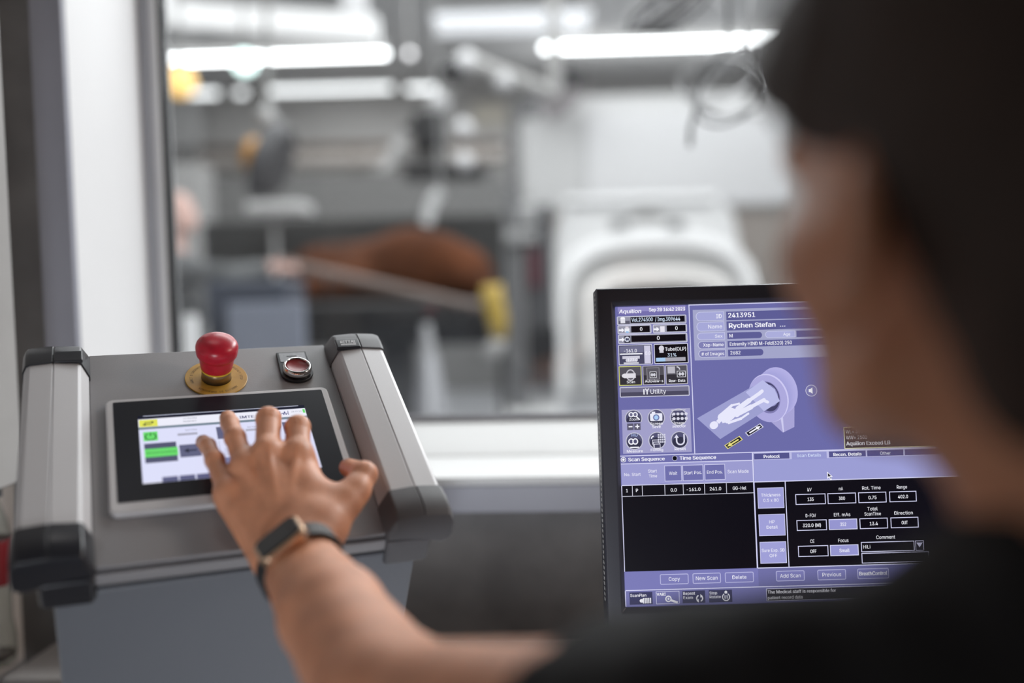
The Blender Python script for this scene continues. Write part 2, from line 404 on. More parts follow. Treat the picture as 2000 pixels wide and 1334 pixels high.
for sg in (-1, 1):
    P = side_profile(sg)
    b = MB(); b.loft([pos(P, -.102, sg=sg), pos(P, .1165, sg=sg)]); hp = b.build('side_handle', ALU, con)
    m = hp.modifiers.new('bevel', 'BEVEL'); m.width = .0007; m.segments = 2; m.limit_method = 'ANGLE'; m.angle_limit = math.radians(20)
    # rear cap: thicker shell that bends down behind the panel
    st = [(.1165, 1.045, 1.08), (.130, 1.05, 1.10), (.143, 1.045, 1.02), (.152, 1.02, .78), (.156, .98, .35)]
    b = MB(); b.loft([pos([p for p in P if True], y, a, c, 0, sg) for y, a, c in st])
    rc = b.build('rear_cap', CAPM if sg > 0 else CAPD, con, bevel=.0015)  # left cap darker: its shade is put into the colour
    b = MB()
    xs = (sg*.1215, sg*.1470)
    b.box((min(xs), .1160, .0205), (max(xs), .1325, .0252)); il = b.build('cap_inlay', CAPD, rc, bevel=.0015)
    # front cap: wraps the end and reaches down in front of the housing
    st = [(-.138, 1.0, .55), (-.1355, 1.05, .92), (-.128, 1.075, 1.13), (-.115, 1.07, 1.16), (-.1015, 1.055, 1.10)]
    b = MB(); b.loft([pos(P, y, a, c, 0, sg) for y, a, c in st])
    fc = b.build('front_cap', CAPM if sg > 0 else CAPD, con, bevel=.0018)  # shaded left side painted with the darker plastic
    b = MB()
    x0, x1 = sg*.1165, sg*.1560
    pr = [(-.139, -.004), (-.1375, -.030), (-.1310, -.0385), (-.118, -.036), (-.108, -.020), (-.104, -.004)]
    b.loft([[(x, y, h) for y, h in pr] for x in sorted((x0, x1))])
    b.build('cap_foot', CAPM if sg > 0 else CAPD, fc, bevel=.004, seg=3)  # left foot darkened likewise, shade in the colour
    if sg > 0:
        F = Flat(1, 1, 1e-3, 1e-3); flat_text(F, 'RITTAL', 0, 0, 4.6, (1, 1, 1), 16.5, 'l', .02, .15); F.rect(0, 1.6, 16, 2.6, (1, 1, 1)); F.rect(0, 3.4, 16, 4.0, (1, 1, 1))
        me = bpy.data.meshes.new('maker_lettering'); me.from_pydata([(x+.1262, y+.1235, .0254+z) for x, y, z in F.V], [], F.F); mkobj('maker_lettering', me, LOGO, rc)
# support column of the console on the desk
b = MB(); b.T = PM.inverted()
c = PM @ Vector((0, .04, -.235))
b.box((c.x-.05, c.y-.05, .7455 if c.y > 1.27 else .7305), (c.x+.05, c.y+.05, c.z+.0))
b.build('support_column', CAPM, con, bevel=.004)
b = MB(); b.T = PM.inverted(); b.box((c.x-.11, c.y-.09, .7302), (c.x+.11, c.y+.09, .743)); b.build('support_foot', CAPM, con, bevel=.003)

# touch panel
def rr(x0, y0, x1, y1, r, n=6):
    p = []
    for cx, cy, a0 in ((x1-r, y1-r, 0), (x0+r, y1-r, 90), (x0+r, y0+r, 180), (x1-r, y0+r, 270)):
        for k in range(n+1):
            a = math.radians(a0+90*k/n); p.append((cx+r*math.cos(a), cy+r*math.sin(a)))
    return p
b = MB()
b.loft([[(x, y, .0001) for x, y in rr(-.1035, -.0785, .1045, .0765, .007)], [(x, y, .0045) for x, y in rr(-.1035, -.0785, .1045, .0765, .007)], [(x, y, .0060) for x, y in rr(-.1022, -.0772, .1032, .0752, .006)]])
tp = b.build('touch_panel', mat('silver_panel_frame', (.52, .51, .52), .4, .2, noise=.02), con, bevel=.0006)
b = MB(); b.loft([[(x, y, h) for x, y in rr(-.0970, -.0664, .0977, .0711, .0015)] for h in (.0055, .0063)])
b.build('cover_glass', mat('matt_black_glass', (.008, .009, .014), .32, spec=.2, noise=.05), tp)
F = Flat(800, 480, .1524/800, .0914/480, 4e-6)
bg, dk1, gr = (222, 224, 250), (84, 86, 112), (108, 218, 110)
F.rect(0, -10, 800, 480, (24, 26, 44)); F.rect(24, -9, 770, -5, (206, 210, 232)); F.rect(0, 16, 800, 480, bg); F.rect(0, 17, 800, 80, (238, 238, 250))
F.rect(4, 22, 87, 76, (226, 228, 92)); F.line(28, 44, 60, 44, (60, 62, 50), 5); F.poly([(60, 34), (60, 54), (72, 44)], (60, 62, 50)); F.line(30, 58, 60, 58, (60, 62, 50), 5); F.poly([(32, 48), (32, 68), (18, 58)], (60, 62, 50))
F.rect(0, 78, 800, 96, (118, 134, 148))
F.rect(18, 116, 82, 184, gr); F.arc(50, 152, 24, -65, 245, 5, (18, 74, 36)); F.line(50, 122, 50, 146, (18, 74, 36), 5)
F.rect(18, 203, 160, 343, dk1); F.rect(18, 242, 164, 302, gr)
F.rect(171, 145, 262, 162, (168, 168, 186)); F.rect(172, 231, 267, 322, (98, 100, 130)); F.line(205, 276, 248, 276, (40, 42, 60), 9); F.poly([(212, 260), (212, 292), (190, 276)], (40, 42, 60))
F.rect(351, 118, 440, 210, (98, 100, 130)); F.rect(353, 224, 355, 330, (150, 152, 176))
for k in range(5): F.rect(372, 285+k*12, 440, 288+k*12, (150, 152, 176))
F.rect(396, 270, 408, 320, (170, 172, 196)); F.rect(368, 348, 450, 392, (126, 130, 170))
F.rect(488, 150, 590, 167, (176, 176, 194)); F.rect(668, 118, 760, 210, (98, 100, 130))
F.rect(668, 300, 760, 392, (126, 130, 170))
F.rect(785, 24, 797, 54, gr)
for x in (83, 157, 232, 307, 381, 456, 531): F.rect(x, 448, x+68, 480, (92, 94, 130))
F.rect(0, 474, 80, 480, (238, 238, 250))
F.line(672, 30, 672, 64, (50, 52, 120), 3); F.line(711, 30, 711, 64, (50, 52, 120), 3)
pp = [(676, 52), (684, 44), (688, 60), (694, 34), (699, 60), (707, 46)]
for a, c in zip(pp, pp[1:]): F.line(*a, *c, (50, 52, 120), 4)
F.build('touch_display', tp, 1.0)
bpy.data.objects['touch_display'].location = (-.0762, .0457, .0065)
T = Flat(800, 480, .1524/800, .0914/480, 0); T.z = 3.2e-4
tx = lambda *a, **k: flat_text(T, *a, **k)
tx('1.0 Startbild', 205, 40, 11, (120, 122, 140), 64); tx('Hauptmenü', 205, 62, 11, (90, 92, 110), 60)
tx('IMTE', 470, 66, 20, (28, 34, 96), 70, bold=.05); tx('28.09.23', 728, 46, 11, (130, 132, 150), 50)
tx('Soll Höhe', 208, 130, 10, (100, 102, 120), 54); tx('Ist Höhe', 498, 142, 10, (100, 102, 120), 54)
tx('Benutzerverwaltung', 27, 280, 14, (28, 110, 44), 128)
T.build('display_text', tp, 1.0); bpy.data.objects['display_text'].location = (-.0762, .0457, .0065)

# emergency stop
es = MB(); es.lathe([(.030, .0001), (.030, .0012), (.0296, .0015), (.0145, .0015), (.0145, .0001)], 64, (0, .108, 0)); es = es.build('emergency_stop', mat('ochre_label', (.50, .275, .035), .45, noise=.12, nscale=60), con, smooth=False)
b = MB(); b.lathe([(.0143, .0014), (.0143, .0118), (.0138, .0125), (.0120, .0126)], 48, (0, .108, 0)); b.build('collar', mat('brushed_brass_grey', (.34, .25, .14), .3, .9, noise=.1, nscale=80), es, smooth=True).data.polygons[0].use_smooth = False
b = MB(); b.lathe([(.0125, .0120), (.0148, .0122), (.0150, .0140), (.0125, .0144)], 48, (0, .108, 0)); b.build('yellow_ring', mat('yellow_ring', (.65, .42, .04), .4, noise=.02), es)
b = MB(); b.lathe([(.0120, .0138), (.0148, .0140), (.0152, .0150), (.0159, .019), (.0168, .0255), (.0174, .0284), (.0188, .0294), (.0195, .0306), (.0200, .0340), (.0203, .0375), (.0202, .0395), (.0194, .0420), (.0175, .0446), (.0140, .0470), (.0095, .0486), (.005, .0494), (.0008, .0497)], 64, (0, .108, 0)); b.build('mushroom_button', mat('red_plastic', (.47, .012, .030), .32, noise=.12, nscale=120), es, smooth=True)
E = MB(); me = bpy.data.meshes.new('label_lettering'); V = []; Fc = []
for word, mid, span in (('ARRESTO DI EMERGENZA', -90, 98), ('EMERGENCY STOP', 22, 74), ("ARRET D'URGENCE", 160, 78)):
    n = len(word)
    for i, ch in enumerate(word):
        if ch == ' ': continue
        a = math.radians(mid + span/2 - span*(i+.5)/n); vs, fs = text_verts(ch, 0)
        if not vs: continue
        xm = (min(v.x for v in vs)+max(v.x for v in vs))/2; k = .0036/.7; base = len(V)
        for v in vs:
            u, w = (v.x-xm)*k*.8, v.y*k + .0228
            V.append((w*math.cos(a)+u*math.sin(a), .108+w*math.sin(a)-u*math.cos(a), .00156))
        Fc += [tuple(base+j for j in f) for f in fs]
me.from_pydata(V, [], Fc); mkobj('label_lettering', me, mat('dark_print', (.05, .03, .01), .6, noise=.02), es)
E.bm.free()
# push button
cx = .0797
arcp = [(cx+.0165*math.cos(math.radians(a)), .108+.0165*math.sin(math.radians(a))) for a in range(0, -181, -12)]
b = MB(); b.loft([[(x, y, h) for x, y in [(.0952, .1440), (.0962, .108)]+arcp[1:-1]+[(.0632, .108), (.0640, .1440)]] for h in (.0001, .0032)])
pb = b.build('push_button', CAPD, con, bevel=.0006)
b = MB(); b.box((.0662, .1260, .0030), (.0930, .1418, .0036)); b.build('legend_plate', mat('brushed_legend', (.30, .30, .31), .3, .8, noise=.1, nscale=300), pb)
b = MB(); b.box((.0735, .1345, .0036), (.0840, .1362, .0037)); b.build('legend_mark', CAPD, pb)
b = MB(); b.lathe([(.0130, .003), (.0143, .0045), (.0148, .0075), (.0143, .0105), (.0130, .0122), (.0118, .0120), (.0115, .0095)], 48, (cx, .108, 0), cap=False); b.build('chrome_bezel', CHROME, pb, smooth=True)
b = MB(); b.lathe([(.0116, .009), (.0117, .0110), (.009, .0098), (.004, .0092), (.0004, .0090)], 48, (cx, .108, 0)); b.build('red_cap', mat('dull_red_cap', (.26, .025, .028), .35, noise=.05), pb, smooth=True)

# ------------------------------------------------------------------ scanner monitor
MO = Vector((.1055, 1.0103, 1.2299)); MU = Vector((1, .0001, .0025)).normalized(); MV = Vector((.0025, -.1151, -.9934))
MV = (MV - MU*MV.dot(MU)).normalized(); MN = MV.cross(MU)*1.0   # towards the viewer
if MN.y > 0: MN = -MN
MM = Matrix(((MU.x, -MV.x, MN.x, MO.x), (MU.y, -MV.y, MN.y, MO.y), (MU.z, -MV.z, MN.z, MO.z), (0, 0, 0, 1)))
mon = root('monitor', 'black framed monitor showing a violet scanner program with patient details', 'monitor', M=MM)
SW, SH = .376, .301
b = MB()
o = [(-.0195, .0182), (SW+.0195, .0182), (SW+.0195, -SH-.026), (-.0195, -SH-.026)]
b.loft([[(x, y, -.030) for x, y in o], [(x, y, .0035) for x, y in o], [(x+(.0015 if x < 0 else -.0015), y+(-.0015 if y > 0 else .0015), .0058) for x, y in o],
        [(-.0042 if x < 0 else SW+.0042, .0042 if y > 0 else -SH-.0042, .0050) for x, y in o], [(-.0001 if x < 0 else SW+.0001, .0001 if y > 0 else -SH-.0001, .0002) for x, y in o],
        [(0 if x < 0 else SW, 0 if y > 0 else -SH, -.004) for x, y in o]])
b.build('bezel', BEZEL, mon, bevel=.0012, seg=3)
b = MB()
b.loft([[(.01, .005, -.031), (SW-.01, .005, -.031), (SW-.01, -SH-.01, -.031), (.01, -SH-.01, -.031)], [(.05, -.03, -.065), (SW-.05, -.03, -.065), (SW-.05, -SH+.03, -.065), (.05, -SH+.03, -.065)]])
b.build('rear_housing', BEZEL, mon, bevel=.004)
MI = MM.inverted()
b = MB(); b.T = MI; b.box((MO.x+.14, 1.045, .7482), (MO.x+.236, 1.075, 1.13)); b.build('stand_neck', BEZEL, mon, bevel=.004)
b = MB(); b.T = MI; b.box((MO.x+.06, .93, .7302), (MO.x+.316, 1.13, .748)); b.build('stand_base', BEZEL, mon, bevel=.006)
for sd in (0, 1):   # row of ventilation slots along the side of the housing
    x = -.0196 if sd == 0 else SW+.0196
    b = MB()
    for k in range(60): b.box((x-.0002, .012-k*.0052, -.012), (x+.0002, .0145-k*.0052, -.004))
    b.build('vent_slots', mat('vent_light', (.45, .45, .45), .5, noise=.01), mon)
# ------------------------------------------------------------------ picture on the monitor, 1280 x 1024
F = Flat(1280, 1024, SW/1280, SH/1024, 3e-6)
BG, LT, LIN, NAVY, BLK, WT_ = (108, 108, 168), (152, 152, 206), (216, 216, 246), (78, 78, 128), (16, 14, 22), (246, 246, 255)
GY, DG = (150, 150, 168), (64, 64, 76)
F.rect(0, 0, 1280, 1024, BG)
F.rect(10, 2, 245, 30, (146, 140, 196)); F.rect(10, 18, 245, 30, (118, 112, 172))
def gbox(x0, y0, x1, y1, fill=GY): F.frame(x0, y0, x1, y1, fill, (214, 214, 232), 2.5, 4)
gbox(6, 34, 246, 64); F.rect(12, 50, 50, 61, (92, 92, 108)); F.rect(53, 38, 240, 58, BLK); F.rect(18, 40, 34, 58, (226, 226, 236)); F.ell(26, 40, 8, 3, (250, 250, 255))
gbox(7, 65, 124, 95); F.rect(54, 69, 118, 91, BLK); gbox(129, 66, 247, 95); F.rect(177, 70, 242, 91, BLK)
gbox(8, 97, 247, 130); F.rect(53, 102, 241, 124, BLK)
def rarrow(x, y, c=WT_): F.rect(x, y-3, x+10, y+3, c); F.poly([(x+10, y-8), (x+10, y+8), (x+19, y)], c)
rarrow(11, 82); F.rect(31, 76, 48, 90, (236, 238, 246)); F.rect(34, 70, 45, 77, (220, 214, 226)); F.rect(35, 86, 45, 92, (150, 190, 230))
rarrow(132, 82); F.rect(154, 72, 170, 92, (232, 228, 240)); rarrow(11, 115); F.rect(29, 103, 50, 126, (40, 40, 56)); F.ell(39, 114, 9, 9, (220, 224, 240)); F.ell(36, 114, 3, 5, (60, 62, 90)); F.ell(42, 114, 3, 5, (60, 62, 90))
F.frame(7, 133, 124, 203, (72, 72, 98), (214, 214, 232), 2.5, 3); F.rect(12, 138, 94, 160, (112, 112, 142)); F.rect(12, 163, 90, 167, WT_); F.rect(20, 172, 80, 182, (206, 204, 220)); F.rect(32, 182, 70, 192, (206, 204, 220)); F.rect(24, 194, 76, 199, (214, 214, 226)); F.rect(96, 138, 118, 199, (206, 204, 226))
F.frame(130, 133, 248, 202, BLK, (214, 214, 232), 2.5, 3); F.ell(156, 149, 9, 10, (214, 212, 222)); F.rect(149, 157, 163, 164, (206, 204, 216)); F.rect(136, 181, 238, 194, (168, 166, 178)); F.rect(136, 181, 168, 194, (166, 200, 236))
for x0, x1, c in ((6, 84, (214, 216, 110)), (88, 164, (188, 186, 196)), (167, 243, (188, 186, 196))):
    F.frame(x0, 207, x1, 274, (84, 82, 92), c, 2.5, 2); F.rect(x0+3, 240, x1-3, 271, (50, 48, 56))
F.ell(46, 238, 16, 20, (196, 194, 204)); F.ell(46, 238, 12, 16, (90, 88, 98)); F.rect(24, 232, 64, 248, (224, 222, 230)); F.ell(24, 240, 8, 7, (224, 222, 230))
F.frame(102, 214, 146, 256, (92, 90, 100), (150, 148, 158), 2); F.frame(112, 228, 136, 250, (40, 38, 46), (220, 220, 228), 2); F.ell(120, 239, 4, 6, (210, 210, 220)); F.ell(128, 239, 4, 6, (210, 210, 220))
F.rect(174, 212, 200, 236, (186, 184, 194)); F.frame(206, 228, 236, 250, (40, 38, 46), (220, 220, 228), 2); F.ell(216, 239, 5, 6, (210, 210, 220)); F.ell(226, 239, 5, 6, (210, 210, 220)); F.arc(206, 224, 10, -90, 0, 4, (210, 210, 220))
F.frame(7, 279, 247, 314, (118, 116, 142), (212, 212, 228), 2.5, 3); F.rect(10, 297, 244, 311, (76, 74, 96))
F.line(90, 288, 90, 306, WT_, 4); F.line(101, 294, 101, 306, WT_, 4); F.line(101, 294, 95, 286, WT_, 3); F.line(101, 294, 107, 286, WT_, 3)
F.rect(11, 357, 247, 507, (162, 160, 202))
for x, y in ((51, 387), (129, 387), (206, 387), (51, 465), (129, 465), (206, 465)):
    F.ell(x, y, 30, 30, (196, 196, 214)); F.ell(x, y, 27, 27, (84, 84, 116)); F.ell(x, y+7, 24, 18, (52, 52, 74))
F.rect(18, 400, 86, 428, (162, 160, 202)); F.rect(28, 404, 50, 427, (92, 90, 112)); F.rect(52, 404, 74, 427, (92, 90, 112))
F.rect(33, 413, 46, 417, WT_); F.rect(56, 413, 70, 417, WT_); F.rect(61, 408, 65, 422, WT_)
for x in (43, 57): F.ell(x, 374, 9, 9, WT_); F.ell(x, 374, 5, 6, (110, 110, 140))
F.line(60, 380, 72, 392, WT_, 4)
F.rect(108, 372, 150, 398, (234, 236, 250), 3); F.rect(114, 366, 126, 374, (234, 236, 250)); F.ell(129, 386, 11, 11, (110, 120, 170)); F.ell(129, 386, 7, 7, (170, 206, 246))
for r in range(2):
    for c in range(4): F.ell(190+c*14, 376+r*16, 5.5, 5, (216, 216, 232))
F.rect(181, 361, 231, 364, (200, 200, 216))
for x in (40, 54): F.ell(x, 466, 10, 11, WT_); F.ell(x, 466, 6, 7, (84, 84, 116))
F.rect(36, 484, 66, 488, WT_)
for k in range(3): F.frame(112+k*3, 462+k*7, 134+k*3, 478+k*7, (72, 72, 100), (220, 220, 236), 2)
for r in range(4):
    for c in range(4): F.rect(132+c*7, 443+r*8, 137+c*7, 449+r*8, (212, 212, 230))
F.arc(118, 458, 8, 180, 270, 4, WT_); F.arc(209, 468, 13, 0, 180, 5, (222, 222, 240)); F.rect(219.5, 446, 224.5, 468, (222, 222, 240)); F.rect(193.5, 456, 198.5, 468, (222, 222, 240)); F.poly([(188, 458), (204, 458), (196, 446)], (222, 222, 240))
F.rect(255, 0, 258, 513, LIN); F.rect(255, 0, 1280, 3, LIN)
F.rect(269, 19, 1240, 194, (164, 166, 202))
for x0, y0, x1, y1, c in ((279, 27, 376, 58, (166, 168, 216)), (280, 62, 376, 94, (166, 168, 216)), (281, 99, 377, 124, (166, 168, 216)), (282, 129, 377, 155, (128, 128, 180)), (283, 159, 377, 185, (128, 128, 180))):
    F.rect(x0+14, y0, x1, y1, (206, 208, 236)); F.ell(x0+14, (y0+y1)/2, 14, (y1-y0)/2, (206, 208, 236)); F.rect(x0+14, y0+1.5, x1-1.5, y1-1.5, c); F.ell(x0+14, (y0+y1)/2, 12, (y1-y0)/2-1.5, c)
F.rect(384, 28, 1200, 58, (94, 94, 150)); F.rect(384, 62, 1200, 94, (94, 94, 150)); F.rect(385, 101, 494, 123, (94, 94, 150)); F.ell(494, 112, 11, 11, (94, 94, 150)); F.rect(385, 130, 1200, 152, (94, 94, 150))
F.rect(385, 160, 496, 183, (94, 94, 150)); F.ell(496, 171.5, 11, 11.5, (94, 94, 150)); F.ell(529, 111.5, 13, 12, (206, 208, 236)); F.rect(529, 100, 620, 123, (206, 208, 236)); F.ell(529, 111.5, 11.5, 10.5, (172, 174, 220)); F.rect(529, 101.5, 618, 121.5, (172, 174, 220)); F.rect(624, 101, 760, 123, (94, 94, 150))
# drawing of scanner, couch and lying figure
F.poly([(500, 390), (562, 450), (602, 432), (606, 350), (560, 340)], (168, 164, 214)); F.poly([(556, 400), (562, 449), (566, 448), (564, 396)], (206, 204, 240))
for k in range(9):
    q = k/8; F.ell(552-30*q, 306+22*q, 66, 82-2*q, (int(182-18*q), int(178-16*q), int(230-12*q)), -.25, 48)
F.ell(518, 330, 68, 84, (206, 202, 244), -.25, 48); F.ell(515, 332, 66, 82, (174, 170, 222), -.25, 48); F.ell(515, 328, 42, 56, (128, 124, 176), -.25, 40); F.ell(517, 326, 37, 51, (70, 68, 106), -.25, 40); F.ell(524, 322, 26, 38, (142, 140, 192), -.25, 40); F.ell(528, 318, 18, 30, (96, 94, 142), -.25, 40)
F.poly([(269, 393), (346, 466), (540, 352), (466, 288)], (158, 160, 208)); F.poly([(440, 308), (500, 375), (556, 342), (540, 300), (500, 268)], (186, 188, 232))
FG = (232, 232, 252)
F.ell(326, 418, 15, 13, FG, -.5); [F.ell(x, y, r, r, FG) for x, y, r in ((350, 392, 10), (372, 404, 9), (390, 352, 4.5), (420, 398, 4.5), (452, 336, 7.5), (458, 358, 7.5), (412, 368, 11), (406, 384, 9), (486, 314, 6), (502, 336, 6), (496, 306, 6), (514, 344, 5))]; F.ell(378, 384, 28, 20, FG, -.55); F.poly([(334, 404), (344, 414), (356, 402), (346, 392)], FG); F.poly([(342, 384), (378, 356), (412, 368), (402, 388), (378, 408), (356, 412)], FG)
F.line(348, 386, 390, 352, FG, 9); F.line(390, 352, 418, 346, FG, 7); F.line(374, 412, 420, 398, FG, 9); F.line(420, 398, 448, 380, FG, 7)
F.line(408, 366, 452, 336, FG, 17); F.line(452, 336, 486, 314, FG, 12); F.line(404, 384, 458, 358, FG, 17); F.line(458, 358, 502, 336, FG, 12); F.line(484, 316, 496, 306, FG, 12); F.line(500, 338, 514, 344, FG, 10)
F.ell(666, 309, 20, 20, (214, 212, 232)); F.ell(666, 309, 18, 18, (120, 120, 176)); F.rect(657, 304, 662, 314, WT_); F.poly([(662, 304), (670, 298), (670, 320), (662, 314)], WT_)
def skew(cx, cy, fill, edge, dirn):
    ux, uy, vx, vy = .86, -.5, .62, .72
    q = lambda a, c: (cx+ux*a+vx*c, cy+uy*a+vy*c)
    F.poly([q(-31, -9), (q(31, -9)), q(31, 9), q(-31, 9)], edge); F.poly([q(-28, -7), q(28, -7), q(28, 7), q(-28, 7)], (34, 34, 50))
    F.poly([q(-20*dirn, -2.5), q(12*dirn, -2.5), q(12*dirn, 2.5), q(-20*dirn, 2.5)], fill); F.poly([q(10*dirn, -7), q(26*dirn, 0), q(10*dirn, 7)], fill)
skew(464, 438, WT_, (226, 226, 244), 1); skew(391, 479, (236, 226, 130), (236, 226, 130), -1)
# preview box
F.rect(770, 437, 1275, 512, (226, 226, 190)); F.rect(773, 440, 1272, 509, (58, 56, 66))
F.rect(0, 513, 1280, 516, LIN)
F.rect(0, 516, 452, 540, (112, 112, 172)); F.ell(11, 527, 9, 9, WT_); F.ell(11, 527, 7, 7, (90, 90, 140)); F.ell(11, 527, 4.5, 4.5, WT_); F.ell(187, 527, 9, 9, (200, 200, 226)); F.ell(187, 527, 7.5, 7.5, (14, 14, 26))
F.rect(2, 540, 455, 543, LIN); F.rect(2, 543, 455, 612, (156, 156, 208))
for x0, x1 in ((150, 209), (212, 283), (287, 358)): F.frame(x0, 551, x1, 605, (112, 112, 172), (206, 206, 238), 2)
F.rect(2, 613, 456, 616, LIN); F.rect(0, 616, 454, 906, BLK); F.rect(0, 616, 3, 906, LIN); F.rect(4, 651, 454, 653, (210, 210, 226))
for x in (37, 71, 148, 211, 284, 359): F.rect(x, 617, x+2, 652, (210, 210, 226))
F.rect(452, 516, 456, 908, LIN); F.rect(457, 516, 1280, 617, (156, 158, 212)); F.rect(457, 516, 1280, 541, (190, 190, 230))
for x0, x1, c in ((459, 580, (84, 84, 140)), (588, 708, (150, 152, 208)), (716, 842, (84, 84, 140)), (847, 971, (84, 84, 140)), (976, 1100, (84, 84, 140))): F.rect(x0, 519, x1, 539 if c[0] < 100 else 543, c)
F.rect(456, 614, 1280, 617, LIN); F.rect(457, 617, 1280, 906, (18, 16, 24)); F.rect(560, 617, 563, 906, LIN); F.rect(456, 905, 1280, 908, LIN)
for y0, y1 in ((636, 706), (726, 799), (819, 892)): F.frame(465, y0, 555, y1, (160, 160, 216), (206, 206, 242), 2)
FIELDS = [(594, 661, 697, 697, '135', 'kV', 0), (704, 661, 801, 697, '300', 'mA', 0), (809, 661, 905, 697, '0.75', 'Rot. Time', 0), (915, 661, 1008, 697, '402.0', 'Range', 0),
          (594, 749, 697, 785, '320.0 (M)', 'D-FOV', 0), (704, 749, 801, 785, '352', 'Eff. mAs', 1), (809, 749, 905, 785, '13.4', 'Total|ScanTime', 0), (915, 749, 1010, 785, 'OUT', 'Direction', 0),
          (595, 836, 698, 873, 'OFF', 'CE', 0), (704, 836, 801, 873, 'Small', 'Focus', 1)]
for x0, y0, x1, y1, v, l, hi in FIELDS: F.frame(x0, y0, x1, y1, (150, 150, 208) if hi else (14, 12, 20), LIN, 2.5)
F.frame(810, 829, 992, 863, (18, 16, 24), LIN, 2.5); F.frame(810, 866, 1040, 901, (18, 16, 24), LIN, 2.5); F.frame(995, 829, 1024, 863, (40, 38, 54), LIN, 2); F.poly([(999, 836), (1020, 836), (1009, 852)], LIN)
F.rect(0, 907, 456, 970, (122, 122, 182)); F.rect(457, 908, 1280, 970, (112, 112, 166))
for x0, x1, in ((121, 218), (232, 328), (342, 440), (516, 613), (657, 754), (793, 900)): F.frame(x0, 918, x1, 953, (124, 124, 182), (186, 186, 226), 2.5, 5)
F.rect(2, 968, 1280, 971, LIN); F.rect(0, 971, 1280, 1024, (116, 116, 172)); F.rect(0, 971, 3, 1024, LIN)
F.rect(15, 976, 93, 1017, (58, 58, 96)); F.frame(105, 975, 185, 1018, (118, 118, 176), (206, 206, 238), 2); F.rect(195, 976, 272, 1017, (58, 58, 96)); F.rect(285, 976, 364, 1017, (58, 58, 96))
F.ell(56, 1005, 7, 6, WT_)
for k in range(5): F.rect(60+k*6, 996, 64+k*6, 1014, WT_)
F.arc(147, 1001, 9, 0, 360, 4, WT_); F.rect(143, 999.5, 151, 1002.5, WT_); F.rect(145.5, 997, 148.5, 1005, WT_); F.line(156, 1006, 178, 1014, WT_, 7)
F.arc(253, 1002, 10, -60, 70, 4, WT_); F.arc(253, 1002, 10, 120, 250, 4, WT_); F.poly([(256, 988), (256, 1000), (264, 995)], WT_); F.poly([(250, 1004), (250, 1016), (242, 1010)], WT_)
F.arc(343, 1000, 12, -60, 240, 3.5, WT_); F.ell(343, 984, 5, 5, WT_); F.rect(338, 994, 341, 1006, WT_); F.rect(345, 994, 348, 1006, WT_)
F.frame(480, 976, 1000, 1018, (34, 32, 48), LIN, 2)
F.poly([(706, 587), (706, 612), (712, 607), (717, 617), (722, 614), (717, 605), (725, 605)], WT_); F.poly([(708.5, 592), (708.5, 606), (712.5, 602), (718, 613), (719.5, 612), (714.5, 602.5), (719.5, 602.5)], (20, 18, 30))
F.build('screen', mon, 1.0); bpy.data.objects['screen'].location = (0, 0, -.0036+.0002)
scr = bpy.data.objects['screen']
T = Flat(1280, 1024, SW/1280, SH/1024, 0); T.z = F.z + 4e-5
def tx(s, x, y, cap, c=WT_, width=None, al='l', bold=.03, italic=0): flat_text(T, s, x, y, cap, c, width, al, bold, italic)
tx('Aquilion', 13, 24, 13, WT_, 76, bold=.055, italic=.18); tx('Sep 28 16:42 2023', 118, 20, 12, WT_, 124, bold=.04)
tx('Vol.274500  / Img.309644', 56, 54, 13, (216, 232, 255), 168); tx('0', 88, 86, 12, al='c'); tx('0', 210, 86, 12, al='c'); tx('0', 146, 119, 13, al='c')
tx('-161.0', 26, 160, 12, WT_, 44); tx('-177.0', 30, 191, 11, WT_, 42); tx('0.0', 99, 170, 12, (240, 240, 252), 19)
tx('Tube(OLP)', 168, 158, 12, WT_, 72); tx('31%', 176, 178, 11, (216, 232, 255), 30); tx('Scan', 32, 266, 9, WT_, 28); tx('Autoview-s', 95, 265, 9, WT_, 62); tx('Raw-Data', 177, 266, 9, WT_, 56)
tx('Utility', 112, 304, 15, WT_, 54, bold=.01)
tx('Zoom', 36, 394, 9, WT_, 32); tx('Screen', 108, 411, 9, WT_, 42); tx('Save', 113, 422, 9, WT_, 30); tx('Image', 188, 411, 9, WT_, 36); tx('selector', 183, 422, 9, WT_, 46)
tx('1', 182, 384, 8); tx('2', 182, 398, 8); tx('HU', 42, 449, 10, (180, 200, 246), 20); tx('Measure', 24, 503, 9, WT_, 54); tx('Filming', 106, 501, 9, WT_, 42); tx('Reset', 188, 500, 10, WT_, 38)
tx('ID', 368, 50, 14, WT_, al='r', bold=.0); tx('2413951', 391, 49, 16, WT_, 92, bold=.06); tx('Name', 368, 85, 13, WT_, 48, 'r', .01); tx('Rychen Stefan', 392, 85, 16, WT_, 160, bold=.06); tx('...', 568, 85, 14, WT_, 18, bold=.06)
tx('Sex', 368, 117, 10, WT_, 26, 'r', .0); tx('M', 392, 118, 12, WT_, 11); tx('Age', 602, 117, 10, WT_, 24, 'r', 0); tx('Xsp-Name', 370, 147, 11, WT_, 70, 'r'); tx('Extremity HIND M-Feld(320) 250', 392, 147, 12, WT_, 214)
tx('# of Images', 371, 178, 11, WT_, 78, 'r'); tx('2682', 393, 177, 12, WT_, 34)
tx('WL= 300', 777, 459, 12, WT_, 58, bold=.01); tx('WW= 2500', 777, 479, 12, WT_, 72, bold=.01); tx('Aquilion Exceed LB', 777, 500, 13, WT_, 150, bold=.05)
tx('Scan Sequence', 28, 533, 12, WT_, 124, bold=.045); tx('Time Sequence', 204, 533, 12, WT_, 124, bold=.045)
